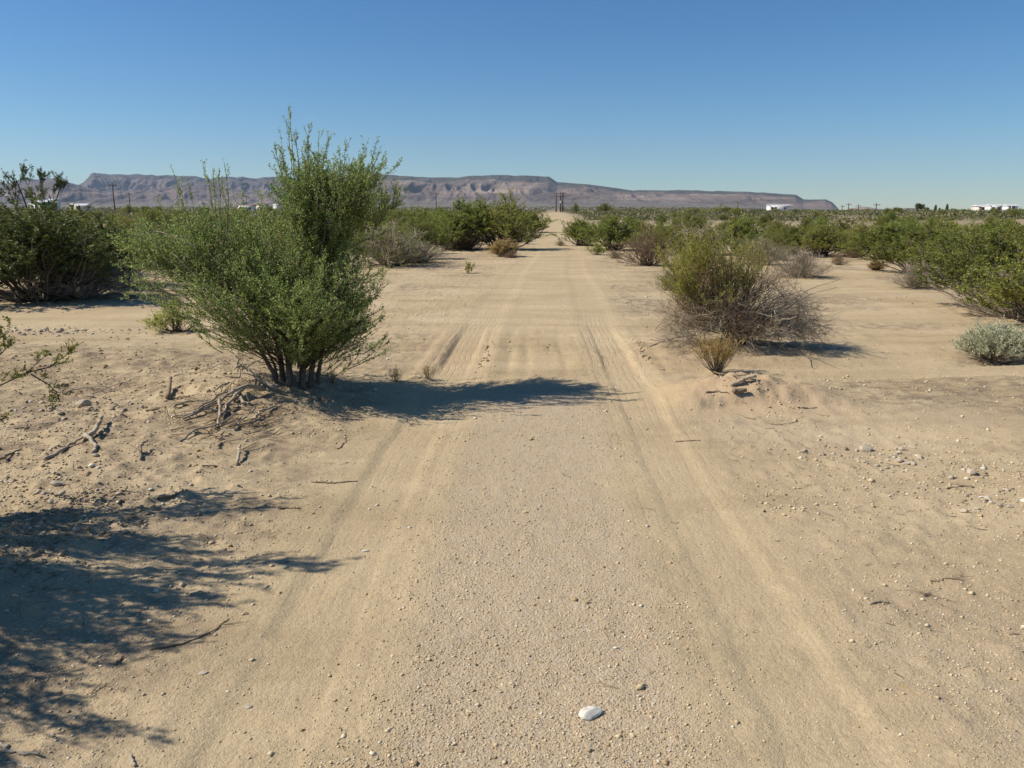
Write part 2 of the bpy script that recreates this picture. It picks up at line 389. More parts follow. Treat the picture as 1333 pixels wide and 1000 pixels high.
road_ = 1-sstep(1.2, 2.0, np.abs(s_)); attr('dust', np.clip(np.maximum(np.maximum(tk_, cp__), road_*sstep(9, 14, fy_)*.8), 0, 1))
attr('red', np.clip(np.exp(-((fx_-2.1)/.75)**2-((fy_-7.0)/.5)**2)+.5*np.exp(-((fx_+.75)/.4)**2-((fy_-9.2)/.9)**2)+.4*np.exp(-((fx_-2.2)/1.2)**2-((fy_-9)/.6)**2), 0, 1))
lit = out_*sstep(.0, .5, fbm(fx_*.5, fy_*.5, 81, 3)+.25*sstep(-2, -2.6, s_)*(1-sstep(8, 10, fy_)))*(1-cp__)
attr('litter', np.clip(lit, 0, 1)); attr('far', np.maximum(sstep(220, 700, np.hypot(fx_, fy_)), .55*sstep(50, 110, fy_)*sstep(1.8, 3.2, np.abs(s_))))

# ------------------------------------------------------------------ loose gravel: uncountable small grains
def pebbles(name, label, n_, box, keep, size, seed, mat, flat=.65):
    rng = np.random.default_rng(seed); acc = Acc()
    y = box[2]*(box[3]/box[2])**rng.uniform(0, 1, n_); x = rng.uniform(box[0], box[1], n_)*(y if box[4] else 1)
    k = keep(x, y, rng); x, y = x[k], y[k]; m_ = len(x)
    r = size*np.exp(rng.normal(0, .45, m_))*(.75+.06*y); r = np.minimum(r, .03)
    base = np.array([[1, 0, 0], [0, 1, 0], [-1, 0, 0], [0, -1, 0], [0, 0, 1], [0, 0, -1]], float)
    V = base[None]*(1+rng.uniform(-.35, .35, (m_, 6, 3)))+rng.uniform(-.2, .2, (m_, 6, 3))
    a = rng.uniform(0, 6.28, m_); c, s = np.cos(a), np.sin(a)
    V = V*r[:, None, None]; V[:, :, 0] *= rng.uniform(.8, 1.4, (m_, 1)); V[:, :, 2] *= flat
    Vx = V[:, :, 0]*c[:, None]-V[:, :, 1]*s[:, None]; Vy = V[:, :, 0]*s[:, None]+V[:, :, 1]*c[:, None]
    V = np.stack([Vx+x[:, None], Vy+y[:, None], V[:, :, 2]+zt(x, y)[:, None]+r[:, None]*.22], -1)
    Fb = np.array([[0, 1, 4], [1, 2, 4], [2, 3, 4], [3, 0, 4], [1, 0, 5], [2, 1, 5], [3, 2, 5], [0, 3, 5]])
    acc.add(V, (np.arange(m_)[:, None, None]*6+Fb[None]).reshape(-1, 3))
    o = acc.obj(name, mat); return tag(o, label, 'gravel', kind='stuff')
def stone_mat(name, cols):
    m, n, l, b = new_mat(name); g_ = n.new('ShaderNodeNewGeometry'); r = ramp(n, [(k/(len(cols)-1), c) for k, c in enumerate(cols)])
    l.new(g_.outputs['Random Per Island'], r.inputs[0]); tc = n.new('ShaderNodeTexCoord'); ns = n.new('ShaderNodeTexNoise'); ns.inputs['Scale'].default_value = 60; ns.inputs['Detail'].default_value = 5
    l.new(tc.outputs['Object'], ns.inputs['Vector']); rr = ramp(n, [(.3, (.75, .74, .72)), (.7, (1.15, 1.15, 1.15))]); l.new(ns.outputs[0], rr.inputs[0])
    mx = n.new('ShaderNodeMixRGB'); mx.blend_type = 'MULTIPLY'; mx.inputs[0].default_value = 1; l.new(r.outputs[0], mx.inputs[1]); l.new(rr.outputs[0], mx.inputs[2]); l.new(mx.outputs[0], b.inputs['Base Color'])
    bp = n.new('ShaderNodeBump'); bp.inputs['Strength'].default_value = .4; bp.inputs['Distance'].default_value = .003; l.new(ns.outputs[0], bp.inputs['Height']); l.new(bp.outputs[0], b.inputs['Normal'])
    return m
M['gravel'] = stone_mat('gravel grains', [(.32, .22, .12), (.46, .35, .20), (.54, .42, .25), (.58, .46, .28), (.62, .50, .32), (.62, .53, .37), (.74, .68, .54)])
M['stone'] = stone_mat('field stones', [(.27, .21, .145), (.36, .29, .205), (.48, .40, .30), (.31, .255, .19)])
M['white stone'] = stone_mat('white stone', [(.60, .56, .47), (.66, .62, .53)])
def k_centre(x, y, rng):
    s, tk, ce, out = masks(x, y); pr = .14+.68*ce+.22*out-.08*tk
    return rng.uniform(0, 1, len(x)) < pr*(.45+.8*vnoise(x*2.3, y*2.3, 91))
pebbles('gravel', 'fine brown gravel grains strewn over the dirt road and verges', 170000, (-.72, .72, 1.9, 9.5, True), k_centre, .0028, 5, M['gravel'])
def k_out(x, y, rng):
    s, tk, ce, out = masks(x, y); cp, _, _ = cross_path(x, y)
    q = fbm(x*.9, y*.9, 93, 3); pr = out*(.08+.8*sstep(.1, .5, q))*(1-cp)
    return rng.uniform(0, 1, len(x)) < pr
pebbles('gravel', 'scattered mixed pebbles on the rough ground beside the road', 26000, (-.72, .72, 3.0, 16, True), k_out, .006, 6, M['gravel'])
def k_rut(x, y, rng):
    s = x-xc(y); a_ = gauss(s, -TR+.27+.03*np.sin(y*5), .035)*gauss(y, 9.2, .7)+gauss(s, TR+.36+.03*np.sin(y*4), .04)*gauss(y, 9.3, .6)+.5*gauss(s, -.35, .03)*gauss(y, 9.6, .5)+.5*gauss(s, .1, .03)*gauss(y, 9.5, .6)
    return rng.uniform(0, 1, len(x)) < a_
M['clods'] = stone_mat('earth clods', [(.30, .22, .13), (.38, .285, .17), (.44, .34, .21)])
pebbles('clods', 'crumbled earth clods along the edges of the ruts in the soft sand', 9000, (-.2, .25, 7.6, 11.5, True), k_rut, .010, 16, M['clods'])
def k_bank(x, y, rng):
    s = x-xc(y); q = sstep(-1.9, -2.6, s)*(1-sstep(8, 11, y))*(.15+.85*sstep(.0, .5, fbm(x*1.3, y*1.3, 97, 3)))
    return rng.uniform(0, 1, len(x)) < q
pebbles('clods', 'crumbled earth clods over the rough bank left of the road', 16000, (-.72, -.15, 3.0, 11, True), k_bank, .0075, 17, M['clods'])
def patch(cx, cy, sx, sy, rot=0):
    def f(x, y, rng):
        dx, dy = x-cx, y-cy; c, s = math.cos(rot), math.sin(rot); e = ((dx*c+dy*s)/sx)**2+((-dx*s+dy*c)/sy)**2
        return rng.uniform(0, 1, len(x)) < np.exp(-e)*(.3+.7*vnoise(x*6, y*6, 95))
    return f
M['pale gravel'] = stone_mat('pale gravel', [(.24, .185, .125), (.35, .28, .20), (.45, .375, .28), (.56, .49, .385), (.68, .62, .51)])
px, py, _ = gp(1160, 602); pebbles('gravel', 'patch of pale gravel on the verge at the right', 3600, (px-1.1, px+1.6, py-1, py+1, False), patch(px+.1, py, .62, .22, -.5), .008, 7, M['pale gravel'])
px, py, _ = gp(1285, 650); pebbles('gravel', 'thin patch of pale gravel at the right edge of the photo', 2200, (px-1.1, px+1.1, py-.7, py+.7, False), patch(px, py, .55, .16, -.4), .007, 8, M['pale gravel'])
px, py, _ = gp(110, 530); pebbles('gravel', 'strip of pale gravel on the left bank beside the dead wood', 2600, (px-1.4, px+1.4, py-.8, py+.8, False), patch(px, py, .8, .2, .35), .008, 9, M['pale gravel'])
px, py, _ = gp(60, 640); pebbles('gravel', 'loose pale gravel on the left bank near the shadow', 3600, (px-1.4, px+1.6, py-1, py+1, False), patch(px, py, .9, .5, .2), .006, 10, M['pale gravel'])
px, py, _ = gp(50, 432); pebbles('gravel', 'grey gravel heap at the left edge behind the twigs', 2000, (px-1.6, px+1.8, py-.8, py+.8, False), patch(px, py, 1.0, .25, .0), .010, 12, M['pale gravel'])

# ------------------------------------------------------------------ countable stones
def stone_mesh(seed, sx, sy, sz, ang=.18):
    rng = np.random.default_rng(seed)
    import bmesh
    bm = bmesh.new(); bmesh.ops.create_icosphere(bm, subdivisions=3, radius=1)
    pl = unit(rng.normal(0, 1, (9, 3))); dd = rng.uniform(.62, .9, 9)
    for v in bm.verts:
        p = np.array(v.co)
        for q, d in zip(pl, dd):
            e = p.dot(q)-d
            if e > 0: p = p-q*e*.92
        p = p*(1+ang*.3*(vnoise(p[0]*3+5, p[1]*3+p[2]*2, seed)-.5)); v.co = (p[0]*sx, p[1]*sy, p[2]*sz)
    me = bpy.data.meshes.new('stone'); bm.to_mesh(me); bm.free(); return me
def stone(seed, x, y, s, label, mat='stone', group=None, rz=0, sink=.25, shape=(1, .75, .5)):
    me = stone_mesh(seed, s*shape[0], s*shape[1], s*shape[2]); me.materials.append(M[mat])
    o = bpy.data.objects.new('stone', me); COL.objects.link(o); o.location = (x, y, zt1(x, y)+s*shape[2]*(1-2*sink)*.8); o.rotation_euler = (0, 0, rz)
    return tag(o, label, 'stone', group)
x, y, z = gp(769, 934); stone(33, x, y, .044, 'pale white angular stone lying alone on the road gravel', 'white stone', rz=.35, shape=(1, .7, .42), sink=.3)
x, y, z = gp(476, 719); stone(4, x, y, .020, 'small flat white stone beside the tip of the dark shadow', 'white stone', rz=.1, shape=(1, .5, .3))
x, y, z = gp(322, 921); stone(5, x, y, .018, 'small half buried grey stone below the shadow at the bottom left', 'stone', rz=.1, shape=(1, .6, .3))
x, y, z = gp(265, 878); stone(15, x, y, .022, 'flat grey stone chip in the sand under the bottom left shadow', 'stone', rz=.1, shape=(1, .6, .2))
x, y, z = gp(533, 688); stone(6, x, y, .012, 'tiny white pebble on the left wheel track', 'white stone', rz=.1)
x, y, z = gp(1265, 618); stone(8, x, y, .040, 'grey rounded stone right of the gravel patch on the right verge', 'stone', rz=.9, shape=(1, .8, .7))
x, y, z = gp(1127, 587); stone(9, x, y, .048, 'large grey stone at the head of the right gravel patch', 'stone', rz=.3, shape=(1, .8, .7))
x, y, z = gp(109, 529); stone(10, x, y, .062, 'largest grey stone on the gravel strip of the left bank', 'stone', rz=.5, shape=(1, .75, .6))
x, y, z = gp(74, 632); stone(11, x, y, .040, 'pale stone on the left bank above the shadow', 'stone', rz=.5)
x, y, z = gp(1281, 649); stone(12, x, y, .038, 'flat pale slab of stone by the right edge', 'white stone', rz=.2, shape=(1, .5, .25))
rr = random.Random(4)
protos = []
def scatter_stones(cu, cv, su, sv, n_, lo, hi, label, group, mat='stone'):
    me = [stone_mesh(100+k+cu, 1, .75, .55) for k in range(4)]
    for m_ in me: m_.materials.append(M[mat])
    for k in range(n_):
        u = rr.gauss(cu, su); v = max(430, rr.gauss(cv, sv)); x, y, z = gp(u, v); s = rr.uniform(lo, hi)
        o = bpy.data.objects.new('stone', me[k % 4]); COL.objects.link(o)
        o.location = (x, y, z+s*.15); o.scale = (s, s*rr.uniform(.7, 1.1), s*rr.uniform(.6, 1.1)); o.rotation_euler = (rr.uniform(-.3, .3), rr.uniform(-.3, .3), rr.uniform(0, 6.3))
        tag(o, label, 'stone', group)
scatter_stones(1160, 603, 32, 12, 22, .012, .032, 'small pale stone among the gravel patch on the right verge', 'stones in the right gravel patch')
scatter_stones(1285, 650, 28, 12, 10, .012, .026, 'small pale stone in the thin gravel by the right edge', 'stones in the right edge gravel')
scatter_stones(100, 530, 32, 8, 18, .014, .034, 'small grey stone on the gravel strip of the left bank', 'stones on the left gravel strip')
scatter_stones(60, 645, 60, 28, 26, .010, .026, 'small pale stone on the rough left bank above the shadow', 'stones on the left bank')
scatter_stones(50, 430, 30, 6, 10, .03, .055, 'grey stone in the gravel heap at the left edge', 'stones in the left gravel heap')

# ------------------------------------------------------------------ hills on the skyline
def hill_mat(name, cols, dark):
    m, n, l, b = new_mat(name); b.inputs['Roughness'].default_value = 1
    tc = n.new('ShaderNodeTexCoord')
    mp = n.new('ShaderNodeMapping'); mp.inputs['Scale'].default_value = (.0012, .0012, .022); l.new(tc.outputs['Object'], mp.inputs[0])
    ns = n.new('ShaderNodeTexNoise'); ns.inputs['Scale'].default_value = 1; ns.inputs['Detail'].default_value = 7; ns.inputs['Roughness'].default_value = .6; l.new(mp.outputs[0], ns.inputs['Vector'])
    r = ramp(n, [(.32, cols[0]), (.45, cols[1]), (.55, cols[2]), (.66, cols[3])]); l.new(ns.outputs[0], r.inputs[0])
    at_ = n.new('ShaderNodeAttribute'); at_.attribute_name = 'rel'
    n2 = n.new('ShaderNodeTexNoise'); n2.inputs['Scale'].default_value = .004; n2.inputs['Detail'].default_value = 5; l.new(tc.outputs['Object'], n2.inputs['Vector'])
    ad = n.new('ShaderNodeMath'); ad.operation = 'ADD'; l.new(at_.outputs['Fac'], ad.inputs[0])
    ml = n.new('ShaderNodeMath'); ml.operation = 'MULTIPLY_ADD'; ml.inputs[1].default_value = .7; ml.inputs[2].default_value = -.35; l.new(n2.outputs[0], ml.inputs[0]); l.new(ml.outputs[0], ad.inputs[1])
    cap = ramp(n, [(.72, (0, 0, 0)), (.82, (1, 1, 1))]); l.new(ad.outputs[0], cap.inputs[0])
    mx = n.new('ShaderNodeMixRGB'); l.new(cap.outputs[0], mx.inputs[0]); l.new(r.outputs[0], mx.inputs[1]); mx.inputs[2].default_value = (*dark, 1)
    ft = ramp(n, [(.0, (1, 1, 1)), (.16, (0, 0, 0))]); l.new(ad.outputs[0], ft.inputs[0])
    m2 = n.new('ShaderNodeMixRGB'); l.new(ft.outputs[0], m2.inputs[0]); l.new(mx.outputs[0], m2.inputs[1]); m2.inputs[2].default_value = (.155, .135, .10, 1)
    l.new(m2.outputs[0], b.inputs['Base Color'])
    bp = n.new('ShaderNodeBump'); bp.inputs['Strength'].default_value = .8; bp.inputs['Distance'].default_value = 30; n3 = n.new('ShaderNodeTexNoise'); n3.inputs['Scale'].default_value = .012; n3.inputs['Detail'].default_value = 6
    l.new(tc.outputs['Object'], n3.inputs['Vector']); l.new(n3.outputs[0], bp.inputs['Height']); l.new(bp.outputs[0], b.inputs['Normal'])
    return m
def hills(name, prof, D0, D1, D2, mat, seed, cliff=.6, nu=900, ns=110, gully=.2, jag=.7):
    """prof: skyline (photo column, photo row) seen at ridge distance D1; foot at D0, back at D2"""
    us = np.linspace(prof[0][0], prof[-1][0], nu)
    vs = np.interp(us, [p[0] for p in prof], [p[1] for p in prof])
    vs = vs+jag*fbm(us/14, us*0, seed, 4, .6)
    az = (us-666.5)/F/math.cos(R(PITCH))
    zr = CAM_H-D1*np.tan(R(PITCH)+np.arctan((vs-500)/F))*np.sqrt(1+(az*.5)**2)
    s = np.linspace(0, 1.6, ns)
    A, Sg = np.meshgrid(az, s, indexing='ij'); ZR = np.repeat(zr[:, None], ns, 1)
    D = np.where(Sg < 1, D0+(D1-D0)*Sg, D1+(D2-D1)*(Sg-1)/.6)
    X = A*D; Y = D
    wx = X+220*fbm(X/500, Y/500, seed+9, 2)
    rid = 1-np.abs(fbm(wx/300, Y/1100, seed, 5, .6))*1.7         # spurs running down the slope
    rid2 = 1-np.abs(fbm(wx/120, Y/420, seed+3, 3, .5))*2.0
    sh = np.clip(Sg+gully*(rid-.45)*np.sin(np.clip(Sg, 0, 1)*np.pi)+.06*(rid2-.5)*np.sin(np.clip(Sg, 0, 1)*np.pi), 0, 1.6)
    f = np.where(sh < .55, .42*(sh/.55)**1.5, np.where(sh < .68, .42+.30*(sh-.55)/.13, np.where(sh < .82, .72+.08*(sh-.68)/.14, np.where(sh < .93, .80+.18*(sh-.82)/.11, .98+.02*np.clip((sh-.93)/.07, 0, 1)))))
    f = cliff*f+(1-cliff)*np.clip(sh, 0, 1)**1.25
    back = np.clip((Sg-1)/.6, 0, 1); f = np.where(Sg > 1, 1-.9*back**2, f)
    zg = zt(X.ravel(), Y.ravel()).reshape(X.shape)
    Z = zg-8+(ZR-zg+8)*f
    Z = Z+(fbm(X/150, Y/150, seed+20, 5, .6)*.075)*(ZR-zg)*np.sin(np.clip(Sg/1.0, 0, 1)*np.pi)
    a = Acc(); i, j = np.meshgrid(np.arange(nu-1), np.arange(ns-1), indexing='ij'); b = i*ns+j
    a.add(np.stack([X, Y, Z], -1), np.stack([b, b+ns, b+ns+1, b+1], -1).reshape(-1, 4))
    o = a.obj(name, mat, smooth=False); tag(o, kind='structure')
    at_ = o.data.attributes.new('rel', 'FLOAT', 'POINT'); at_.data.foreach_set('value', np.clip((Z-zg)/np.maximum(ZR-zg, 30), 0, 1).astype(np.float32).ravel())
    return o
HC = [(.09, .066, .052), (.125, .092, .07), (.185, .138, .105), (.29, .22, .165)]
mesa = [(380, 262), (430, 250), (470, 233), (490, 227), (520, 228), (560, 231), (600, 231), (615, 229), (650, 228), (690, 229), (712, 230), (722, 237), (760, 240), (800, 246), (815, 248), (880, 248), (960, 250), (1000, 253), (1018, 254), (1028, 260), (1055, 260), (1064, 264), (1072, 272), (1080, 278), (1096, 281)]
hills('mesa', mesa, 4600, 6300, 7900, hill_mat('mesa rock', HC, (.07, .065, .048)), 200, .55)
left_p = [(-260, 250), (-200, 240), (-120, 246), (-60, 238), (0, 237), (20, 235), (45, 240), (60, 236), (90, 234), (105, 235), (118, 239), (130, 243), (138, 238), (148, 228), (165, 227), (185, 229), (200, 227), (230, 230), (255, 229), (290, 233), (320, 231), (350, 233), (380, 230), (410, 233), (440, 229), (470, 228), (500, 230), (540, 240), (580, 262)]
hills('hills', left_p, 5400, 7400, 8600, hill_mat('hill rock', [(.085, .07, .065), (.11, .088, .08), (.145, .112, .10), (.185, .145, .125)], (.08, .07, .062)), 300, .5, gully=.35, jag=1.8)
low_l = [(-260, 262), (-100, 250), (0, 246), (40, 244), (80, 239), (105, 234), (125, 240), (160, 250), (220, 249), (250, 243), (300, 244), (350, 252), (420, 256), (480, 266), (520, 272)]
hills('foothills', low_l, 4300, 5300, 6200, hill_mat('foothill rock', [(.10, .075, .065), (.14, .105, .09), (.185, .14, .115), (.23, .175, .145)], (.11, .085, .075)), 400, .2, gully=.4, jag=3)
hills('low_hills', [(1060, 279), (1085, 272), (1105, 270), (1130, 273), (1160, 270), (1185, 274), (1215, 272), (1245, 277), (1262, 279)], 3600, 4300, 5000, hill_mat('low hill rock', HC, (.17, .12, .1)), 500, .1, gully=.4, jag=2)
hills('far_hills', [(1200, 279), (1240, 276), (1280, 273), (1310, 274), (1340, 275), (1400, 272), (1480, 277), (1560, 279)], 7000, 8200, 8900, hill_mat('far hill rock', HC, (.17, .12, .1)), 600, .1, gully=.3)

# ------------------------------------------------------------------ shrubs: prototypes one metre high and about one metre wide
def proto_shrub(seed, name, leafm, n=46, lmat=None, leafn=9000, leaf=.016, spread=(.5, .5), low=.12, dead=.0, top=1.0, woodm='twig', subn=7, airy=.0, leafwid=.45, t0=.35):
    rng = np.random.default_rng(seed); root = bpy.data.objects.new(name, None); root.empty_display_size = .1
    a = rng.uniform(0, 2*np.pi, n); e = rng.uniform(low, 1, n)**.75
    el = e*np.pi/2*.97
    lump = 1+.22*np.sin(a*3+seed)+.14*np.sin(a*5+seed*2)
    rad = rng.uniform(.72, 1.02, n)*(1+airy*rng.uniform(-.4, .5, n))
    p1 = np.stack([np.cos(a)*np.cos(el)*spread[0]*lump*rad*1.15, np.sin(a)*np.cos(el)*spread[1]*lump*rad*1.15, .06+top*rad*(.92*np.sin(el)+.06)], -1)
    p0 = np.stack([np.cos(a)*.05, np.sin(a)*.05, np.full(n, -.03)], -1)*rng.uniform(.4, 1.6, (n, 1)); p0[:, 2] = -.03
    P = curves(rng, p0, p1, 7, .10, .018)
    sp_ = 1.25 if name in ('dead_shrub', 'half_dead_shrub', 'dry_shrub') else .75
    Q = subs(rng, P, subn, t0, 1.0, (.16, .34), sp_, .35 if sp_ < 1 else .1, 5)
    T = subs(rng, Q, 3, .3, 1.0, (.06, .14), .8, .3, 3)
    wood = Acc(); tubes(wood, P, taper(n, 7, .0095, .002, rng), 4); tubes(wood, Q, taper(len(Q), 5, .0035, .001, rng), 3); tubes(wood, T, taper(len(T), 3, .0016, .0007, rng), 3)
    o = wood.obj('stems', M[woodm], root)
    if leafn:
        fo = Acc(); k = max(2, round(leafn*1.9/(len(Q)*4))); keep = rng.uniform(0, 1, len(Q)) > dead
        Qk = Q[keep]; Tk = T[np.repeat(keep, 3)]
        p, d = leaf_pts(rng, Qk, k, .3, 1.05); leaves(fo, rng, p, d, leaf, leafwid)
        p, d = leaf_pts(rng, Tk, k, .1, 1.1); leaves(fo, rng, p, d, leaf, leafwid)
        fo.obj('foliage', M[leafm], root)
    return root
PR = {}
for k in range(3):
    PR['creo%d' % k] = proto_shrub(10+k, 'creosote_bush', 'creo', 60, leafn=22000, leaf=.019)
    PR['dark%d' % k] = proto_shrub(20+k, 'creosote_bush', 'dark', 64, leafn=28000, leaf=.019)
    PR['fresh%d' % k] = proto_shrub(30+k, 'creosote_bush', 'fresh', 56, leafn=24000, leaf=.019)
for k in range(2):
    PR['light%d' % k] = proto_shrub(40+k, 'desert_shrub', 'light', 60, leafn=22000, leaf=.018, airy=.3)
    PR['rust%d' % k] = proto_shrub(50+k, 'dry_shrub', 'rust', 70, leafn=12000, leaf=.015, dead=.2, woodm='deadd', airy=.3, low=.02)
    PR['dead%d' % k] = proto_shrub(60+k, 'dead_shrub', 'rust', 90, leafn=0, woodm='dead', airy=.3, low=.0, subn=9)
    PR['half%d' % k] = proto_shrub(65+k, 'half_dead_shrub', 'creo', 80, leafn=9000, leaf=.016, dead=.4, woodm='dead', airy=.25, low=.0)
PR['lime0'] = proto_shrub(70, 'small_shrub', 'lime', 40, leafn=5000, leaf=.03, low=.05)
PR['straw0'] = proto_shrub(72, 'dry_grass_tuft', 'straw', 200, leafn=16000, leaf=.06, low=.25, subn=3, leafwid=.12, woodm='dead', t0=.2)
PR['sprig0'] = proto_shrub(74, 'sprig', 'light', 14, leafn=1500, leaf=.05, low=.3, airy=.5, subn=4)
PR['drysprig0'] = proto_shrub(75, 'dry_sprig', 'straw', 22, leafn=300, leaf=.04, low=.3, airy=.5, subn=5, woodm='deadd')
PR['tree0'] = proto_shrub(76, 'desert_tree', 'creo', 50, leafn=16000, leaf=.03, low=.25, spread=(.5, .5))
def link_tree(o, loc, scale, rz):
    c = copy_tree(o); c.location = loc; c.scale = scale; c.rotation_euler = (0, 0, rz); return c
sr = random.Random(11); FEET = [(-3.7, 3.3, .9), (gp(388, 503)[0], gp(388, 503)[1], .55), (gp(945, 443)[0], gp(945, 443)[1], 1.0), (gp(1292, 468)[0], gp(1292, 468)[1], .42)]
def bush(kind, u, vb, wpx, vt, label, cat, group=None, D=None):
    x, y, z = gp(u, vb) if D is None else at(u, D)
    h = ztop(vt, y)-z; wd = wpx*y/F
    h = max(.12, h)*1.0
    if vb > 315 and wpx > 18: FEET.append((x, y, wd*.42))
    c = link_tree(PR[kind], (x, y, z-.01), (wd/.86, wd/.86*sr.uniform(.85, 1.1), h/1.08), sr.uniform(0, 6.3))
    return tag(c, label, cat, group)
CB = 'creosote bush'
bush('dark0', 55, 392, 200, 262, 'big dark green creosote bush at the far left edge, standing on its own shadow', CB)
bush('dark1', -50, 384, 190, 276, 'dark creosote bush cut by the left edge of the photo', CB)
bush('dark2', 135, 372, 120, 283, 'dark creosote bush between the left edge bush and the green tree', CB)
bush('dead0', 105, 388, 150, 335, 'grey dead twiggy shrub under the dark bush at the left', 'shrub')
bush('creo0', 175, 350, 110, 285, 'olive creosote bush seen through the left side of the green tree', CB)
bush('lime0', 232, 432, 70, 392, 'small yellow green shrub with dead twigs at its base left of the green tree', 'shrub')
bush('creo1', 265, 335, 130, 280, 'olive creosote bush behind the middle of the green tree', CB)
bush('creo2', 350, 335, 130, 278, 'olive bush hidden behind the green tree trunks', CB)
bush('half1', 508, 346, 105, 288, 'half dead grey based shrub right of the green tree', 'shrub')
bush('dead1', 545, 342, 80, 315, 'low grey dead brush beside the half dead shrub', 'shrub')
bush('creo0', 470, 330, 100, 280, 'creosote bush just behind the right shoulder of the green tree', CB)
bush('fresh0', 552, 318, 75, 270, 'round green bush beyond the dead brush, left of the road', CB)
bush('fresh1', 607, 325, 95, 262, 'tall green bush left of the road behind the bare sand', CB)
bush('light0', 655, 325, 92, 258, 'tallest pale green bush left of the road with wispy top', 'shrub')
bush('rust0', 600, 326, 50, 297, 'brown dry shrub at the foot of the tall green bush', 'shrub')
bush('straw0', 656, 334, 38, 312, 'golden dry grass tuft by the left verge of the road', 'grass tuft')
bush('light1', 668, 325, 28, 290, 'pale straw coloured shrub behind the golden grass tuft', 'shrub')
bush('fresh2', 693, 303, 46, 276, 'rounded green bush closest to the road at the far left verge', CB)
bush('lime0', 686, 318, 16, 304, 'tiny yellow green plant at the left verge beside the road', 'plant')
bush('half0', 694, 310, 22, 301, 'tiny grey green plant casting a shadow on the far road', 'plant')
bush('sprig0', 608, 356, 22, 341, 'small sparse sprig alone on the sand left of the road', 'plant')
bush('fresh0', 758, 320, 62, 284, 'dense green bush at the right verge of the far road', CB)
bush('fresh1', 798, 326, 70, 284, 'dark green bush second from the far road on the right', CB)
bush('creo1', 832, 322, 60, 287, 'olive bush behind the brown bush on the right', CB)
bush('lime0', 776, 332, 22, 317, 'small yellow green plant in front of the dense green bush', 'plant')
bush('half1', 729, 320, 15, 312, 'tiny grey green plant on the right edge of the far road', 'plant')
bush('rust1', 843, 346, 62, 296, 'pinkish brown dry bush left of the big half dead bush', 'shrub')
bush('creo2', 905, 332, 80, 281, 'green bush directly behind the big half dead bush', CB)
bush('fresh2', 962, 330, 80, 283, 'dark green bush behind the right side of the big half dead bush', CB)
bush('dead0', 1042, 361, 66, 322, 'grey dead twiggy shrub in the open sand on the right', 'shrub')
bush('creo0', 1030, 332, 66, 292, 'green bush behind the grey dead shrub', CB)
bush('light1', 1066, 334, 66, 292, 'olive yellow bush in the right middle distance', 'shrub')
bush('creo1', 1098, 324, 62, 285, 'green bush beyond the olive yellow bush', CB)
bush('lime0', 1106, 333, 34, 321, 'low yellow green plant at the far side of the sand on the right', 'plant')
bush('rust0', 1092, 345, 20, 329, 'small grey brown stump of brush on the right sand', 'shrub')
bush('fresh1', 1150, 338, 90, 292, 'left end bush of the green thicket on the right', CB)
bush('creo2', 1195, 356, 110, 292, 'green bush in the middle of the right thicket', CB)
bush('dead1', 1192, 375, 60, 338, 'grey dead brush in front of the right thicket', 'shrub')
bush('creo0', 1250, 372, 120, 294, 'broad olive bush of the right thicket', CB)
bush('creo1', 1300, 402, 175, 296, 'large olive creosote bush nearest at the right, leaning over the sand', CB)
bush('creo2', 1375, 425, 190, 292, 'large creosote bush cut by the right edge of the photo', CB)
bush('dead0', 1325, 415, 130, 345, 'grey bare branches at the foot of the large right bush', 'shrub')
bush('fresh0', 1285, 335, 100, 287, 'green bush on the skyline behind the right thicket', CB)
bush('half0', 870, 378, 30, 348, 'small grey twig clump on the sand left of the half dead bush', 'shrub')

for k_, (kd, u, vb, wp, vt, lb) in enumerate([('light0', 1120, 330, 60, 290, 'pale shrub between the green bushes at the left end of the right thicket'), ('fresh2', 1175, 330, 80, 286, 'dark green bush at the back of the right thicket'), ('light1', 1225, 325, 80, 286, 'pale green shrub at the back of the right thicket'),
    ('creo0', 1330, 345, 90, 288, 'olive bush behind the bush cut by the right edge'), ('fresh0', 1215, 345, 90, 296, 'green bush in the second row of the right thicket'), ('light0', 885, 322, 60, 280, 'pale shrub behind the pinkish brown bush'), ('half0', 990, 345, 60, 305, 'half dead shrub behind the right side of the big bush'),
    ('light1', 862, 330, 40, 292, 'pale twiggy shrub between the brown bush and the big half dead bush'), ('light0', 630, 315, 60, 264, 'pale feathery shrub between the two tallest bushes left of the road'), ('fresh2', 578, 312, 50, 272, 'green bush beside the round green bush left of the road'), ('creo1', 520, 318, 60, 280, 'olive bush behind the half dead shrub'),
    ('light1', 30, 350, 90, 280, 'pale olive shrub behind the far left bush'), ('creo2', 90, 360, 110, 274, 'olive bush filling the gap behind the far left bush'), ('light0', 170, 345, 70, 286, 'pale shrub left of the green tree crown'), ('half1', 160, 372, 60, 325, 'grey half dead shrub at the right foot of the far left bushes'), ('lime0', 880, 300, 20, 288, 'small yellow green plant behind the thicket'),
    ('straw0', 1140, 352, 22, 340, 'small dry grass tuft on the open sand at the right'), ('half0', 800, 336, 24, 325, 'tiny grey scrub at the foot of the dark green bush'), ('rust0', 665, 336, 22, 326, 'dark brown stubble at the foot of the golden grass')]):
    bush(kd, u, vb, wp, vt, lb, 'shrub')
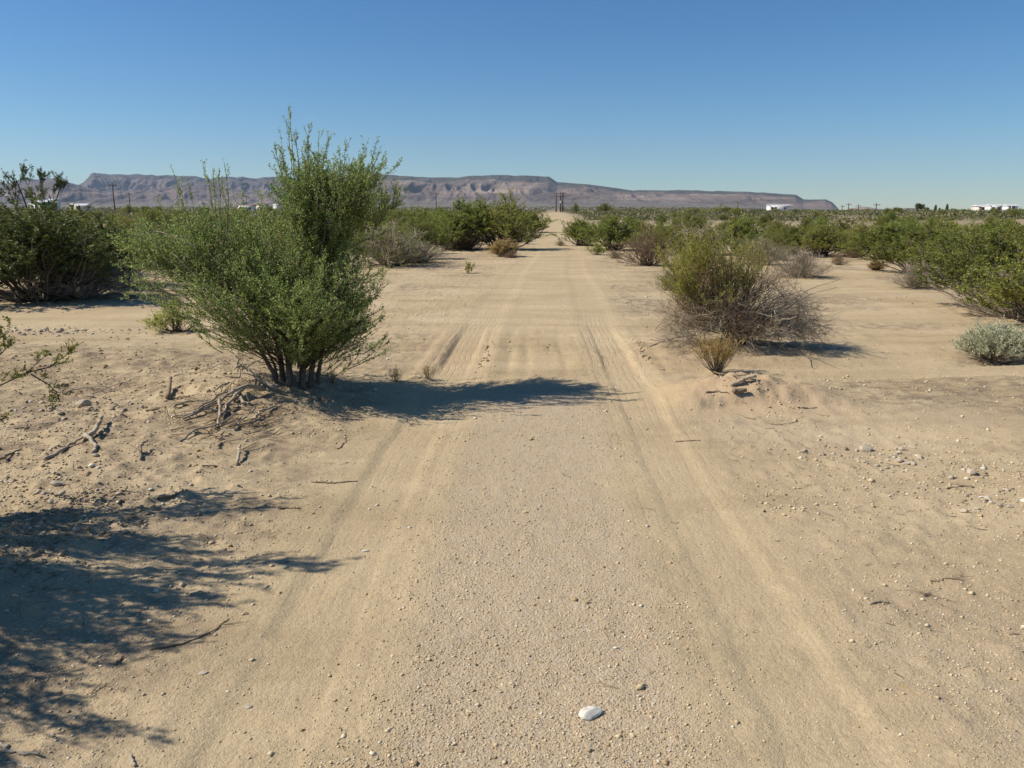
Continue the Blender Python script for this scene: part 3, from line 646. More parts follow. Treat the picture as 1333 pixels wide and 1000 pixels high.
# silver brittle bush
rng = np.random.default_rng(91)
x, y, z = gp(1292, 468); t = thing('brittle_bush', (x, y, z), 0, 'silvery grey rounded bush low on the sand at the right edge', 'shrub')
n_ = 520; v = unit(rng.normal(0, 1, (n_, 3))); v[:, 2] = np.abs(v[:, 2])
p1 = v*np.array([.42, .38, .42])*rng.uniform(.8, 1.05, (n_, 1)); p1[:, 2] += .02
P = curves(rng, p1*.06, p1, 5, .1, .02); Q = subs(rng, P, 4, .5, 1, (.05, .11), .8, .4, 3)
a = Acc(); tubes(a, P, taper(n_, 5, .0028, .001, rng), 3); a.obj('stems', M['dead'], t)
a = Acc(); up_ = Q[Q[:, -1, 2] > .11]; p, d = leaf_pts(rng, up_, 12, .0, 1.0); leaves(a, rng, p, d, .02, .35, .6); p, d = leaf_pts(rng, P[P[:, -1, 2] > .12], 14, .6, 1.0); leaves(a, rng, p, d, .02, .35, .5); a.obj('foliage', M['silver'], t)

# ------------------------------------------------------------------ the green tree
def px_to(u, v, D):
    cp_, sp_ = math.cos(R(PITCH)), math.sin(R(PITCH)); zz = ztop(v, D); zc = D*cp_-(zz-CAM_H)*sp_
    return np.array([(u-666.5)/F*zc, D, zz])
def lobed(rng, base, lobes, wood, fol, twr=.0035, sub_n=5, leaf_n=(5, 4), leaf=.018, lift=.08, subL=(.12, .28), up=.45, wid=.42, jit=.012, p0n=.18):
    for (c, r, n, dens, st) in lobes:
        c = np.array(c); r = np.array(r)
        p1 = c+ball(rng, n, .45)*r
        t = rng.uniform(st[0], st[1], (n, 1)); p0 = base+(c-base)*t+rng.normal(0, p0n, (n, 3))*r*t
        if p0n > .3: p0[:, 2] = np.maximum(p0[:, 2], .02); p1[:, 2] = np.maximum(p1[:, 2], .02)
        P = curves(rng, p0, p1, 7, lift, jit); Q = subs(rng, P, sub_n, .2, 1, subL, .7, up, 5); T = subs(rng, Q, 3, .2, 1, (subL[0]*.35, subL[1]*.4), .8, .3, 3)
        tubes(wood, P, taper(n, 7, twr, twr*.3, rng), 4); tubes(wood, Q, taper(len(Q), 5, twr*.45, twr*.2, rng), 3); tubes(wood, T, taper(len(T), 3, twr*.25, twr*.15, rng), 3)
        if dens > 0:
            p, d = leaf_pts(rng, P, int(leaf_n[0]*5*dens), .35, 1.02); leaves(fol, rng, p, d, leaf, wid)
            p, d = leaf_pts(rng, Q, int(leaf_n[0]*3.0*dens), .05, 1.03); leaves(fol, rng, p, d, leaf, wid)
            p, d = leaf_pts(rng, T, max(1, int(leaf_n[1]*1.5*dens)), .05, 1.1); leaves(fol, rng, p, d, leaf, wid)
rng = np.random.default_rng(7)
bx, by, bz = gp(388, 503)
tree = thing('green_tree', (0, 0, 0), 0, 'bushy green multi stemmed tree standing left of the road over dead roots', 'tree')
tree.location = (bx, by, bz); O = np.array([bx, by, bz])
base = np.array([0, 0, .05])
pxm = by/F
def L(u, v, du, dv, n, dens=1.0, dd=0.0, dr=None, st=(.12, .62)):
    return (px_to(u, v, by+dd)-O, (du*pxm, (dr if dr else .26+max(du, dv)*.7*pxm), dv*pxm), n, dens, st)
wood, fol = Acc(), Acc()
lob = [L(425, 418, 54, 34, 44, .85, -.1), L(380, 330, 50, 40, 50, .85, .2), L(435, 345, 52, 34, 56, 1.1, .1), L(440, 405, 46, 52, 60, .85, -.1), L(400, 400, 50, 50, 50, .9, -.45), L(365, 375, 60, 48, 60, .9, -.2, .55), L(325, 345, 70, 52, 80, .9, .0, .6), L(250, 325, 68, 38, 70, .8, .1, .5, (.45, .95)), L(200, 318, 52, 28, 44, .8, .2, None, (.6, .97)),
       L(270, 372, 58, 24, 36, .7, -.4), L(240, 392, 34, 16, 14, .7, -.2), L(430, 300, 62, 42, 110, .9, .3, .55, (.6, .98)), L(458, 262, 46, 36, 90, .9, .5, .5, (.72, 1.0)), L(475, 238, 28, 26, 30, .9, .4, .35, (.8, 1.0)), L(418, 236, 42, 30, 50, .9, .4, .45, (.75, 1.0)), L(396, 258, 36, 38, 66, .9, .2, .45, (.7, 1.0)), L(300, 292, 60, 30, 50, .85, .5, .6),
       L(472, 385, 26, 44, 30, .9, .2), L(466, 420, 24, 28, 14, .9, .1), L(405, 445, 40, 20, 12, .85, -.1), L(330, 425, 26, 22, 12, .6, -.3), L(510, 258, 18, 14, 9, .9, .3, st=(.75, .95)), L(345, 300, 50, 38, 34, .85, .5)]
lobed(rng, base, lob, wood, fol, leaf=.021, subL=(.09, .24), up=.6, sub_n=6)
# upright and outward sprays that fray the outline
fr = []
for k in range(150):
    a_ = rng.uniform(0, 1)
    if k < 45: u1, v1 = rng.uniform(440, 512), rng.uniform(330, 470); u0, v0 = u1-rng.uniform(35, 60), v1+rng.uniform(10, 40)
    elif k < 75: u1, v1 = rng.uniform(145, 250), rng.uniform(285, 400); u0, v0 = u1+rng.uniform(40, 70), v1+rng.uniform(5, 30)
    elif k < 105: u1, v1 = rng.uniform(170, 350), rng.uniform(262, 300); u0, v0 = u1+rng.uniform(0, 30), v1+60
    elif k < 130: u1, v1 = rng.uniform(355, 510), rng.uniform(195, 260); u0, v0 = u1*.6+430*.4, v1+65
    else: u1, v1 = rng.uniform(250, 360), rng.uniform(395, 455); u0, v0 = u1+rng.uniform(20, 50), v1+rng.uniform(-10, 25)
    d_ = rng.normal(0, .35); fr.append((px_to(u0, v0, by+d_)-O, px_to(u1, v1, by+d_+rng.normal(0, .1))-O))
P = curves(rng, np.array([a_ for a_, b_ in fr]), np.array([b_ for a_, b_ in fr]), 7, .08, .01); Q = subs(rng, P, 8, .1, .95, (.05, .15), .55, .4, 4)
tubes(wood, P, taper(len(P), 7, .0035, .001, rng), 4); tubes(wood, Q, taper(len(Q), 4, .0013, .0006), 3)
p, d = leaf_pts(rng, P, 34, .1, 1.03); leaves(fol, rng, p, d, .020, .4); p, d = leaf_pts(rng, Q, 12, .1, 1.05); leaves(fol, rng, p, d, .019, .4)
# long whips with small leaf clusters that stand above the crown
wh = [(378, 143, 385, 260), (364, 168, 375, 250), (358, 185, 385, 270), (404, 163, 405, 250), (416, 172, 415, 250), (428, 180, 420, 260), (442, 195, 440, 270), (480, 182, 460, 280), (492, 180, 465, 270), (500, 200, 470, 280), (520, 212, 470, 260), (470, 200, 455, 270), (396, 185, 400, 260), (452, 188, 445, 260),
      (222, 214, 250, 320), (232, 240, 255, 320), (264, 210, 285, 320), (276, 218, 285, 320), (292, 210, 290, 320), (287, 232, 300, 320), (316, 250, 310, 320), (205, 262, 240, 330), (185, 285, 225, 330), (340, 255, 345, 310), (160, 300, 220, 330), (152, 320, 220, 340),
      (485, 350, 430, 400), (495, 385, 440, 420), (500, 400, 440, 430), (478, 430, 430, 440), (462, 455, 420, 450), (300, 445, 350, 440), (505, 300, 450, 320), (368, 210, 385, 280), (410, 200, 412, 270), (436, 212, 430, 270), (384, 170, 390, 250), (486, 215, 462, 275), (372, 155, 380, 240), (400, 178, 402, 240), (246, 240, 265, 320), (271, 232, 280, 310), (284, 222, 288, 310), (422, 195, 420, 260), (460, 205, 450, 270), (496, 190, 465, 275)]
w0 = []; w1 = []
for (u1, v1, u0, v0) in wh:
    dd = rng.uniform(-.25, .3); w1.append(px_to(u1, v1, by+dd)-O); w0.append(px_to(u0, v0, by+dd*.6)-O)
P = curves(rng, np.array(w0), np.array(w1), 8, .06, .008); Q = subs(rng, P, 9, .15, .95, (.05, .17), .7, .5, 4)
tubes(wood, P, taper(len(P), 8, .004, .0012, rng), 4); tubes(wood, Q, taper(len(Q), 4, .0014, .0007, rng), 3)
p, d = leaf_pts(rng, P, 55, .05, 1.02); leaves(fol, rng, p, d, .021, .42); p, d = leaf_pts(rng, Q, 11, .1, 1.05); leaves(fol, rng, p, d, .020, .42)
wood.obj('branches', M['bark'], tree); fol.obj('foliage', M['tree'], tree)
# trunks
tr_ = [((-.13, .02), L(330, 350, 1, 1, 1)[0], .024), ((-.05, -.05), L(385, 330, 1, 1, 1)[0], .027), ((.02, .06), L(430, 270, 1, 1, 1)[0], .026), ((.10, 0), L(450, 330, 1, 1, 1)[0], .022), ((.16, .07), L(470, 400, 1, 1, 1)[0], .018), ((-.16, -.04), L(255, 345, 1, 1, 1)[0], .020), ((.06, -.06), L(430, 400, 1, 1, 1)[0], .02), ((-.18, .05), L(300, 410, 1, 1, 1)[0], .012)]
for (ox, oy), e, r_ in tr_:
    a = Acc(); p0 = np.array([[ox, oy, -.08]]); m1 = np.array([[ox*1.25, oy, .45]])+rng.normal(0, .03, (1, 3)); p1 = np.array([e])
    t = np.linspace(0, 1, 12)[None, :, None]; Pc = (1-t)**2*p0+2*t*(1-t)*m1+t*t*p1; Pc = Pc+rng.normal(0, .006, Pc.shape)
    tubes(a, Pc, np.linspace(r_*1.25, r_*.3, 12)[None], 8); a.obj('trunk', M['bark'], tree, smooth=True)
a = Acc()
for q in ([(182, 306), (205, 301), (230, 309), (256, 322)], [(225, 330), (250, 355), (285, 385), (330, 405)], [(258, 370), (290, 385), (330, 398), (365, 440)]):
    Pc = np.array([px_to(u, v, by-.35)-O for u, v in q]); tt = np.linspace(0, 3, 12); Pc = np.stack([np.interp(tt, range(4), Pc[:, k]) for k in range(3)], -1)[None]
    tubes(a, Pc, np.linspace(.003, .006, 12)[None], 4)
a.obj('bare_twig', M['dead'], tree)

# ------------------------------------------------------------------ the big half dead bush on the right
rng = np.random.default_rng(17)
bx, by, bz = gp(945, 443); O = np.array([bx, by, bz]); pxm = by/F
hb = thing('half_dead_bush', (bx, by, bz), 0, 'big rounded bush right of the road, yellow green on top and grey dead below', 'bush')
wood, fol, red, dw = Acc(), Acc(), Acc(), Acc()
base = np.array([0, 0, .02])
lobed(rng, base, [L(902, 332, 44, 34, 66, 1.15, 0, st=(.3, .85)), L(955, 340, 48, 38, 54, .8, 0), L(915, 372, 50, 28, 44, .8, -.1), L(985, 340, 28, 26, 24, .6, .1), L(876, 350, 22, 30, 34, 1.0, 0), L(925, 308, 34, 18, 16, .8, 0)], wood, fol, .0035, 5, (5, 4), .019, .05)
lobed(rng, base, [L(1000, 352, 36, 32, 34, .6, .1), L(915, 345, 55, 34, 26, .6, -.15), L(890, 400, 38, 28, 40, .7, -.1), L(975, 420, 34, 26, 60, .9, -.25), L(945, 395, 60, 30, 44, .6, -.2), L(880, 375, 24, 24, 26, .5, 0)], wood, red, .003, 5, (4, 3), .014, .05)
a2 = Acc()
lobed(rng, base, [L(1025, 408, 52, 32, 60, 0, 0, st=(.5, 1.05)), L(1048, 430, 36, 20, 50, 0, -.05, st=(.5, 1.05)), L(1060, 400, 24, 20, 14, 0, 0, st=(.5, 1.05)), L(985, 428, 55, 26, 44, 0, -.2, st=(.5, 1.05)), L(900, 415, 50, 34, 46, 0, -.15, st=(.5, 1.05)), L(880, 438, 34, 14, 24, 0, -.15, st=(.5, 1.05)), L(940, 405, 60, 36, 56, 0, -.05, st=(.5, 1.05)), L(1020, 375, 38, 28, 20, 0, .1, st=(.5, 1.05)), L(920, 298, 40, 14, 8, 0, 0, st=(.5, 1.05))], dw, a2, .004, 8, lift=-.16, subL=(.12, .34), up=-.02, jit=.035, p0n=.55)
wood.obj('branches', M['deadd'], hb); fol.obj('green_foliage', M['lime'], hb); red.obj('dry_foliage', M['rust'], hb); dw.obj('dead_twigs', M['dead'], hb)
a = Acc()
for k in range(14):
    e = np.array(L(1092-rng.uniform(0, 110), 415+rng.uniform(-60, 30), 1, 1, 1, 1, rng.uniform(-.3, .2))[0]); p0 = np.array([rng.uniform(0, .3), rng.uniform(-.1, .1), 0.02]); m1 = (p0+e)/2+np.array([0, 0, .22])
    t = np.linspace(0, 1, 10)[:, None]; Pc = (1-t)**2*p0+2*t*(1-t)*m1+t*t*e+rng.normal(0, .008, (10, 3)); tubes(a, Pc[None], np.linspace(.011, .003, 10)[None], 6)
a.obj('bare_limbs', M['dead'], hb, smooth=True)
# pale cut branches lying in front of it
def stick(pts, r0, r1, label, mat='dead', name='stick', group=None, wob=.006, seed=0, lift=.0, K=14, cat='stick', twigs=0):
    """a stick through photo pixels on the ground, each with an optional height above it"""
    rng = np.random.default_rng(seed+int(pts[0][0]))
    G = []
    for q in pts:
        x, y, z = gp(q[0], q[1]); G.append((x, y, z+(q[2] if len(q) > 2 else 0)+r0*.6+lift))
    G = np.array(G); tt = np.linspace(0, len(G)-1, K); C_ = np.stack([np.interp(tt, range(len(G)), G[:, k]) for k in range(3)], -1)
    C_[1:-1] = (C_[:-2]+C_[1:-1]*2+C_[2:])/4; o0 = C_[0].copy(); C_ = C_-o0+rng.normal(0, wob, C_.shape)*np.array([1, 1, .4])
    root = Acc(); rad = np.interp(np.linspace(0, 1, K), [0, .5, 1], [r0, (r0+r1)*.52, r1])*rng.uniform(.85, 1.15, K)
    tubes(root, C_[None], rad[None], 6)
    if twigs:
        Q = subs(rng, C_[None], twigs, .2, .95, (.06, .2), 1.0, .1, 4, .02, .05); Q[..., 2] = Q[:, :1, 2]+(Q[..., 2]-Q[:, :1, 2])*.2; tubes(root, Q, taper(len(Q), 4, r1*.8, r1*.3, rng), 4)
    o = root.obj(name, M[mat], smooth=True, loc=tuple(o0)); return tag(o, label, cat, group)
stick([(845, 452), (880, 442, .02), (905, 441, .04)], .011, .006, 'pale fallen branch lying in front of the half dead bush', wob=.004)
stick([(838, 440), (862, 447, .02), (895, 447, .03)], .008, .004, 'thin fallen branch pointing left from the half dead bush', wob=.004)
stick([(852, 432, .02), (864, 424, .07), (872, 412, .12)], .006, .003, 'short twig sticking up at the left foot of the half dead bush', 'deadd')
# yellow broom plant
rng = np.random.default_rng(23); x, y, z = gp(934, 487)
t = thing('broom_plant', (x, y, z), 0, 'golden yellow twiggy plant leaning over the sticks in front of the big bush', 'plant')
n_ = 130; an = rng.uniform(0, 6.28, n_); rd = rng.uniform(.03, .24, n_); p1 = np.stack([np.cos(an)*rd*1.25, np.sin(an)*rd, rng.uniform(.22, .40, n_)], -1)
P = curves(rng, p1*np.array([.1, .1, 0]), p1, 6, .05, .02); Q = subs(rng, P, 6, .5, 1, (.04, .10), .6, .7, 4)
a = Acc(); tubes(a, P, taper(n_, 6, .0022, .001, rng), 3); a.obj('stems', M['twig'], t); a = Acc(); tubes(a, Q, taper(len(Q), 4, .0013, .0008), 3); p, d = leaf_pts(rng, Q, 8); leaves(a, rng, p, d, .016, .3, .5); a.obj('foliage', M['straw'], t)
stick([(915, 478, .03), (930, 488, .02), (955, 494, .02), (975, 492, .02)], .008, .004, 'dark curved stick under the golden plant', 'deadd')
stick([(952, 503, .0), (970, 500, .03), (984, 496, .03)], .016, .012, 'broken grey log end on the mound of red earth', 'dead')
stick([(955, 515), (972, 513, .01)], .022, .017, 'thick dark stub of wood half buried in the red mound', 'deadd', wob=.002)
stick([(918, 512), (935, 511), (948, 513)], .008, .004, 'small dark stick left of the stub on the red mound', 'deadd')
stick([(962, 500, .01), (978, 494, .02), (988, 502, .01)], .007, .004, 'forked grey twig on top of the red mound', 'dead')
stick([(960, 540), (985, 548), (1010, 554), (1035, 551)], .004, .002, 'thin curved twig along the lower edge of the red mound', 'deadd', twigs=4)
stick([(878, 576), (896, 575), (912, 574)], .006, .003, 'short dark twig on the road right of the centre', 'deadd')
stick([(1038, 532), (1052, 533), (1064, 531)], .006, .003, 'short twig right of the red mound', 'deadd')
stick([(1230, 637), (1252, 634), (1268, 636)], .005, .003, 'dark twig on the gravel at the right verge', 'deadd', twigs=2)
stick([(1297, 642), (1322, 638)], .005, .003, 'straight twig by the right edge of the photo', 'deadd')
stick([(1132, 787), (1145, 785), (1157, 786)], .006, .004, 'pale short stick in the sand at the right', 'dead', wob=.001)
stick([(1170, 892), (1190, 902), (1202, 909)], .0022, .0015, 'straw pale thin stem in the sand at the lower right', 'straw', wob=.001)
stick([(1210, 762), (1226, 755), (1246, 756)], .003, .002, 'small branching twig on the sand at the right', 'deadd', twigs=7)
stick([(1200, 778), (1214, 776)], .003, .002, 'tiny forked twig below the branching twig at the right', 'deadd', twigs=4)
stick([(405, 629), (432, 630), (466, 628)], .007, .004, 'straight dark twig on the left side of the road', 'deadd', wob=.003)
stick([(484, 634), (500, 641)], .003, .002, 'thin pale twig right of the straight dark twig', 'dead')
stick([(362, 664), (376, 662), (392, 664)], .006, .003, 'reddish dark twig on the sand above the leaf shadow', 'deadd', twigs=3)
stick([(440, 585), (448, 578), (450, 570)], .004, .002, 'short curved twig standing alone below the tree', 'deadd', twigs=2)
stick([(195, 851), (240, 840), (280, 822), (297, 808)], .0045, .002, 'long curved twig at the lower edge of the big shadow', 'deadd', wob=.003, twigs=3)
stick([(152, 866), (160, 858)], .005, .004, 'short dark stub at the bottom of the big shadow', 'deadd')
stick([(0, 972), (22, 982), (50, 984)], .007, .004, 'grey stick at the bottom left corner in the shadow', 'dead')
stick([(170, 990), (176, 1003)], .006, .005, 'pale stick cut by the bottom edge of the photo', 'dead', wob=.001)
stick([(0, 990), (40, 1001)], .004, .003, 'thin stick in the very bottom left corner', 'dead')

# ------------------------------------------------------------------ dead roots and branches at the foot of the tree
root_pile = thing('dead_branch_tangle', (0, 0, 0), 0, 'weathered grey tangle of dead branches at the left foot of the green tree', 'dead branches')
x0, y0, z0 = gp(300, 528); root_pile.location = (x0, y0, z0); O = np.array([x0, y0, z0])
rng = np.random.default_rng(31)
pile = [([(362, 512, .03), (335, 505, .07), (322, 497, .12), (308, 500, .14)], .020, .011), ([(345, 512, .02), (325, 515, .06), (300, 521, .05), (278, 535, .02), (240, 548, 0)], .018, .008), ([(318, 498, .12), (300, 488, .2), (285, 480, .22)], .006, .003), ([(312, 500, .1), (306, 488, .2), (300, 484, .26)], .005, .003),
        ([(316, 498, .1), (330, 494, .14), (338, 492, .15)], .006, .003), ([(320, 512, .04), (305, 525, .05), (288, 545, .01)], .014, .009), ([(288, 528, .05), (287, 545, .03), (282, 560, .0)], .013, .008), ([(330, 550, 0), (336, 541, .02), (350, 537, .02), (363, 529, .01)], .012, .006),
        ([(222, 542, 0), (245, 545, .02), (262, 540, .04), (285, 528, .05)], .011, .006), ([(233, 576, 0), (255, 563, .01), (285, 558, .02), (310, 545, .03)], .009, .005), ([(283, 560, .01), (318, 566, .0), (360, 563, .01)], .007, .004), ([(300, 558, .01), (330, 553, .02), (340, 551, .03)], .009, .006),
        ([(305, 562, .0), (320, 550, .03), (333, 540, .05)], .008, .005), ([(262, 536, .03), (290, 522, .06), (320, 516, .05)], .010, .007), ([(300, 512, .08), (288, 516, .07), (278, 520, .05)], .010, .006), ([(313, 520, .02), (318, 528, .0), (325, 530, .0)], .016, .012), ([(240, 548, .01), (268, 537, .03), (300, 540, .02)], .008, .005), ([(290, 535, .04), (310, 532, .03), (328, 538, .02)], .007, .004), ([(312, 495, .1), (313, 505, .06), (312, 520, .02)], .007, .005)]
def poly_world(pts, r, K=12):
    G = np.array([(lambda q: (q[0], q[1], q[2]+(p_[2] if len(p_) > 2 else 0)+r*.6))(gp(p_[0], p_[1])) for p_ in pts])
    tt = np.linspace(0, len(G)-1, K); C_ = np.stack([np.interp(tt, range(len(G)), G[:, k]) for k in range(3)], -1)
    C_[1:-1] = (C_[:-2]+2*C_[1:-1]+C_[2:])/4; return C_
tw = Acc()
for pts, r0, r1 in pile:
    C_ = poly_world(pts, r0)-O+rng.normal(0, .007, (12, 3))*np.array([1, 1, .5]); a = Acc()
    tubes(a, C_[None], (np.linspace(r0, r1, 12)*rng.uniform(.8, 1.2, 12))[None], 7); a.obj('branch', M['dead'], root_pile, smooth=True)
    Q = subs(rng, C_[None], 5, .1, 1, (.06, .22), 1.2, -.1, 4, -.02, .06); Q[..., 2] = np.maximum(Q[..., 2], -.05); tubes(tw, Q, taper(len(Q), 4, .004, .0015, rng), 4)
# a mat of fine dead twigs on the ground around it
n_ = 90; c0 = np.array([gp(u, v) for u, v in zip(rng.uniform(215, 350, n_), rng.normal(552, 13, n_))])-O; an = rng.normal(.5, .7, n_); ln = rng.uniform(.08, .3, n_)
c1 = c0+np.stack([np.cos(an)*ln, np.sin(an)*ln, rng.uniform(0, .04, n_)], -1); P = curves(rng, c0+(0, 0, .008), c1+(0, 0, .008), 5, -.05, .03); tubes(tw, P, taper(n_, 5, .003, .0012, rng), 4)
tag(tw.obj('twigs', M['deadd'], root_pile), kind='stuff')
stick([(218, 520, .0), (222, 510, .03), (223, 503, .07)], .020, .012, 'stout dead stump piece leaning up beside the dead branches', 'deadd', 'dead_stump', wob=.003, cat='stump')
stick([(225, 520), (238, 519, .01), (246, 518, .01)], .008, .004, 'dark twig lying at the foot of the leaning stump piece', 'deadd')
stick([(226, 530), (245, 526, .01), (270, 523, .0)], .011, .004, 'long dark splinter of wood left of the branch tangle', 'dead')
stick([(190, 536), (205, 534), (217, 530)], .008, .003, 'small dark splinter left of the long splinter', 'deadd')
stick([(110, 574), (124, 568, .02), (130, 560, .03), (133, 552, .05)], .016, .012, 'crooked grey branch stub with a hook on the left bank', 'dead', wob=.004)
stick([(112, 570, .01), (120, 578, .02), (126, 586, .0), (120, 592, 0)], .014, .010, 'pale hooked root lying against the crooked branch stub', 'dead', wob=.004)
stick([(60, 600), (85, 586), (112, 570, .01)], .012, .008, 'long grey branch leading to the hooked root on the left bank', 'dead')
stick([(184, 600), (184, 588, .04), (193, 583, .05)], .009, .006, 'small dark snag sticking up on the left bank', 'deadd', twigs=2)
stick([(308, 608, .0), (312, 596, .02), (312, 586, .03)], .013, .007, 'short twisted piece of dead wood below the tangle', 'dead', wob=.004)
stick([(285, 583, .0), (287, 573, .01), (291, 568, .02)], .010, .005, 'small curved dark root below the tangle', 'deadd')
stick([(237, 582), (255, 586), (280, 592)], .004, .003, 'pale thin stick lying under the dead tangle', 'straw')
stick([(0, 600), (15, 592), (28, 586)], .009, .005, 'dark stick at the left edge on the bank', 'deadd')
stick([(10, 560), (40, 555), (72, 552)], .005, .003, 'thin dead stem lying on the left bank', 'dead', twigs=4)
stick([(88, 510), (120, 508, .01), (160, 512, .01)], .006, .003, 'grey stem lying on the sand behind the leaning stump piece', 'dead', twigs=7)
stick([(128, 500, .02), (140, 507, .02), (155, 513, .0)], .006, .003, 'crossed grey stem behind the leaning stump piece', 'dead', twigs=5)
stick([(120, 515), (150, 506, .02), (185, 493, .02)], .005, .002, 'long thin grey stem pointing at the tree', 'dead', twigs=6)
stick([(225, 490), (250, 488), (275, 482), (290, 470)], .005, .002, 'long curved thin stem on the sand left of the trunks', 'dead', twigs=3)
stick([(205, 652), (225, 648), (240, 640)], .009, .005, 'dark twig in the sand above the big shadow', 'deadd')
stick([(262, 607), (283, 608)], .005, .003, 'tiny twig under the dead wood', 'deadd')

# litter of broken twigs and dry leaves: nobody could count it
rng = np.random.default_rng(41); a = Acc()
n_ = 5200; yy = 2.4*(16/2.4)**rng.uniform(0, 1, n_); xx = rng.uniform(-.72, .72, n_)*yy; s, tk, ce, out = masks(xx, yy); cp, _, _ = cross_path(xx, yy)
bl = ((xx+2.3)**2+(yy-7.1)**2 < 1.8).astype(float)+((xx-2.6)**2/2.4+(yy-9.4)**2 < 1.3)
pr = out*(.12+.7*sstep(.1, .45, fbm(xx*.8, yy*.8, 81, 3)))*(1-cp)+bl*.6+.015; k = rng.uniform(0, 1, n_) < pr; xx, yy = xx[k], yy[k]; n_ = len(xx)
an = rng.uniform(0, 6.28, n_); ln = rng.uniform(.015, .09, n_)*(rng.uniform(0, 1, n_)**1.2+.3); z0_ = zt(xx, yy)+.003; x1 = xx+np.cos(an)*ln; y1 = yy+np.sin(an)*ln; z1_ = zt(x1, y1)+.004+rng.uniform(0, .008, n_)
P = curves(rng, np.stack([xx, yy, z0_], -1), np.stack([x1, y1, z1_], -1), 4, -.06, .04); tubes(a, P, taper(n_, 4, .0018, .001, rng), 3)
tag(a.obj('twig_litter', M['deadd']), 'broken dry twigs scattered over the rough ground beside the road', 'litter', kind='stuff')

# small dry sprigs at the upper edge of the tree's shadow
for k, (u, v, wp, vt, lb) in enumerate([(520-5, 497, 26, 476, 'small brown dry sprig left of centre at the edge of the tree shadow'), (558, 494, 30, 472, 'brown dry sprig standing in the rut at the shadow edge'), (432, 500, 22, 482, 'dry grassy sprig beside the tree trunks on the right')]):
    c = bush('drysprig0', u, v, wp, vt, lb, 'plant')

# ------------------------------------------------------------------ creosote outside the left edge: its twigs reach in and its shadow falls on the road
rng = np.random.default_rng(53)
bx, by = -3.75, 3.55; bz = zt1(bx, by); nb = thing('creosote_bush', (bx, by, bz), 0, 'near creosote bush at the left edge whose leafy twigs reach into the photo', CB)
wood, fol = Acc(), Acc(); base = np.array([0, 0, 0.])
def Ln(x, y, z, rx, ry, rz_, n, dens=1.0, st=(.3, .8)): return ((x-bx, y-by, z), (rx, ry, rz_), n, dens, st)
def Lsh(sx, sy, z, r_, n, dens=1.3): return Ln(sx-1.05*z, sy, z, r_*.8, r_*.62, r_*.45, int(n*.6), dens*1.5)
lobed(rng, base, [Lsh(-1.62, 4.3, 1.5, .28, 30), Lsh(-2.25, 3.9, 1.4, .42, 60), Lsh(-1.7, 3.2, 1.5, .46, 100, 1.8), Lsh(-1.95, 2.9, 1.1, .42, 80, 1.7), Lsh(-1.95, 2.55, 1.3, .42, 80, 1.6), Lsh(-1.35, 2.22, 1.3, .2, 18), Lsh(-1.7, 2.0, 1.25, .28, 40), Lsh(-2.5, 3.3, 1.1, .5, 80, 1.5), Lsh(-1.02, 3.5, 1.95, .17, 16, 1.6), Lsh(-1.3, 3.36, 1.85, .18, 12), Lsh(-1.75, 3.65, 1.75, .32, 50, 1.5), Lsh(-2.4, 2.4, 1.0, .4, 50, 1.4), Lsh(-1.55, 2.75, 1.55, .25, 30, 1.2)], wood, fol, .005, 5, (3, 3), .021, .06, (.1, .26), .3)
# two twigs into the frame
def twig(pts, leafs=14):
    C_ = np.array([px_to(u, v, D)-np.array([bx, by, bz]) for u, v, D in pts]); tt = np.linspace(0, len(C_)-1, 9); C_ = np.stack([np.interp(tt, range(len(C_)), C_[:, k]) for k in range(3)], -1)[None]
    tubes(wood, C_, np.linspace(.005, .002, 9)[None], 5); Q = subs(rng, C_, 10, .3, 1, (.05, .14), .8, .4, 4); T = subs(rng, Q, 3, .3, 1, (.03, .07), .8, .3, 3)
    tubes(wood, Q, taper(len(Q), 4, .0018, .0009), 3); tubes(wood, T, taper(len(T), 3, .001, .0006), 3)
    p, d = leaf_pts(rng, Q, leafs, .3, 1.05); leaves(fol, rng, p, d, .017, .5); p, d = leaf_pts(rng, T, leafs//2, .1, 1.1); leaves(fol, rng, p, d, .017, .5)
twig([(-40, 520, 4.2), (0, 502, 4.3), (35, 485, 4.4), (60, 462, 4.5)], 12); twig([(35, 485, 4.4), (65, 478, 4.45), (92, 458, 4.5)], 10); twig([(40, 487, 4.4), (62, 500, 4.4), (75, 512, 4.4)], 8)
twig([(-60, 470, 4.4), (-20, 455, 4.4), (12, 432, 4.4)], 14); twig([(-40, 480, 4.4), (0, 462, 4.4), (10, 452, 4.4)], 9); twig([(-60, 560, 4.2), (-20, 555, 4.2), (6, 545, 4.2)], 10)
wood.obj('branches', M['twig'], nb); fol.obj('foliage', M['creo'], nb)

# thin mesquite with bare sky showing through, far left
rng = np.random.default_rng(61); bx, by, bz = at(62, 17.0); O = np.array([bx, by, bz]); pxm = by/F
mq = thing('mesquite_tree', (bx, by, bz), 0, 'thin open tree with sparse leaf tufts against the sky at the far left', 'tree')
wood, fol = Acc(), Acc(); base = np.array([0, 0, .4])
lobed(rng, base, [L(18, 230, 20, 12, 5, 1.2, 0, .3, (.8, .97)), L(30, 222, 13, 7, 4, 1.2, 0, .2, (.85, .97)), L(53, 228, 8, 5, 3, 2, 0, .2, (.85, .97)), L(82, 234, 14, 5, 5, 1.2, 0, .2, (.85, .97)), L(72, 238, 7, 5, 3, 1, 0, .2, (.85, .97)), L(20, 248, 20, 10, 6, 1.6, 0, .3, (.6, .95)), L(62, 252, 20, 10, 6, 1.8, 0, .3, (.6, .95))], wood, fol, .007, 4, (4, 3), .035, .05, (.08, .25), .3)
wood.obj('branches', M['twig'], mq); fol.obj('foliage', M['mesq'], mq)
a = Acc(); 
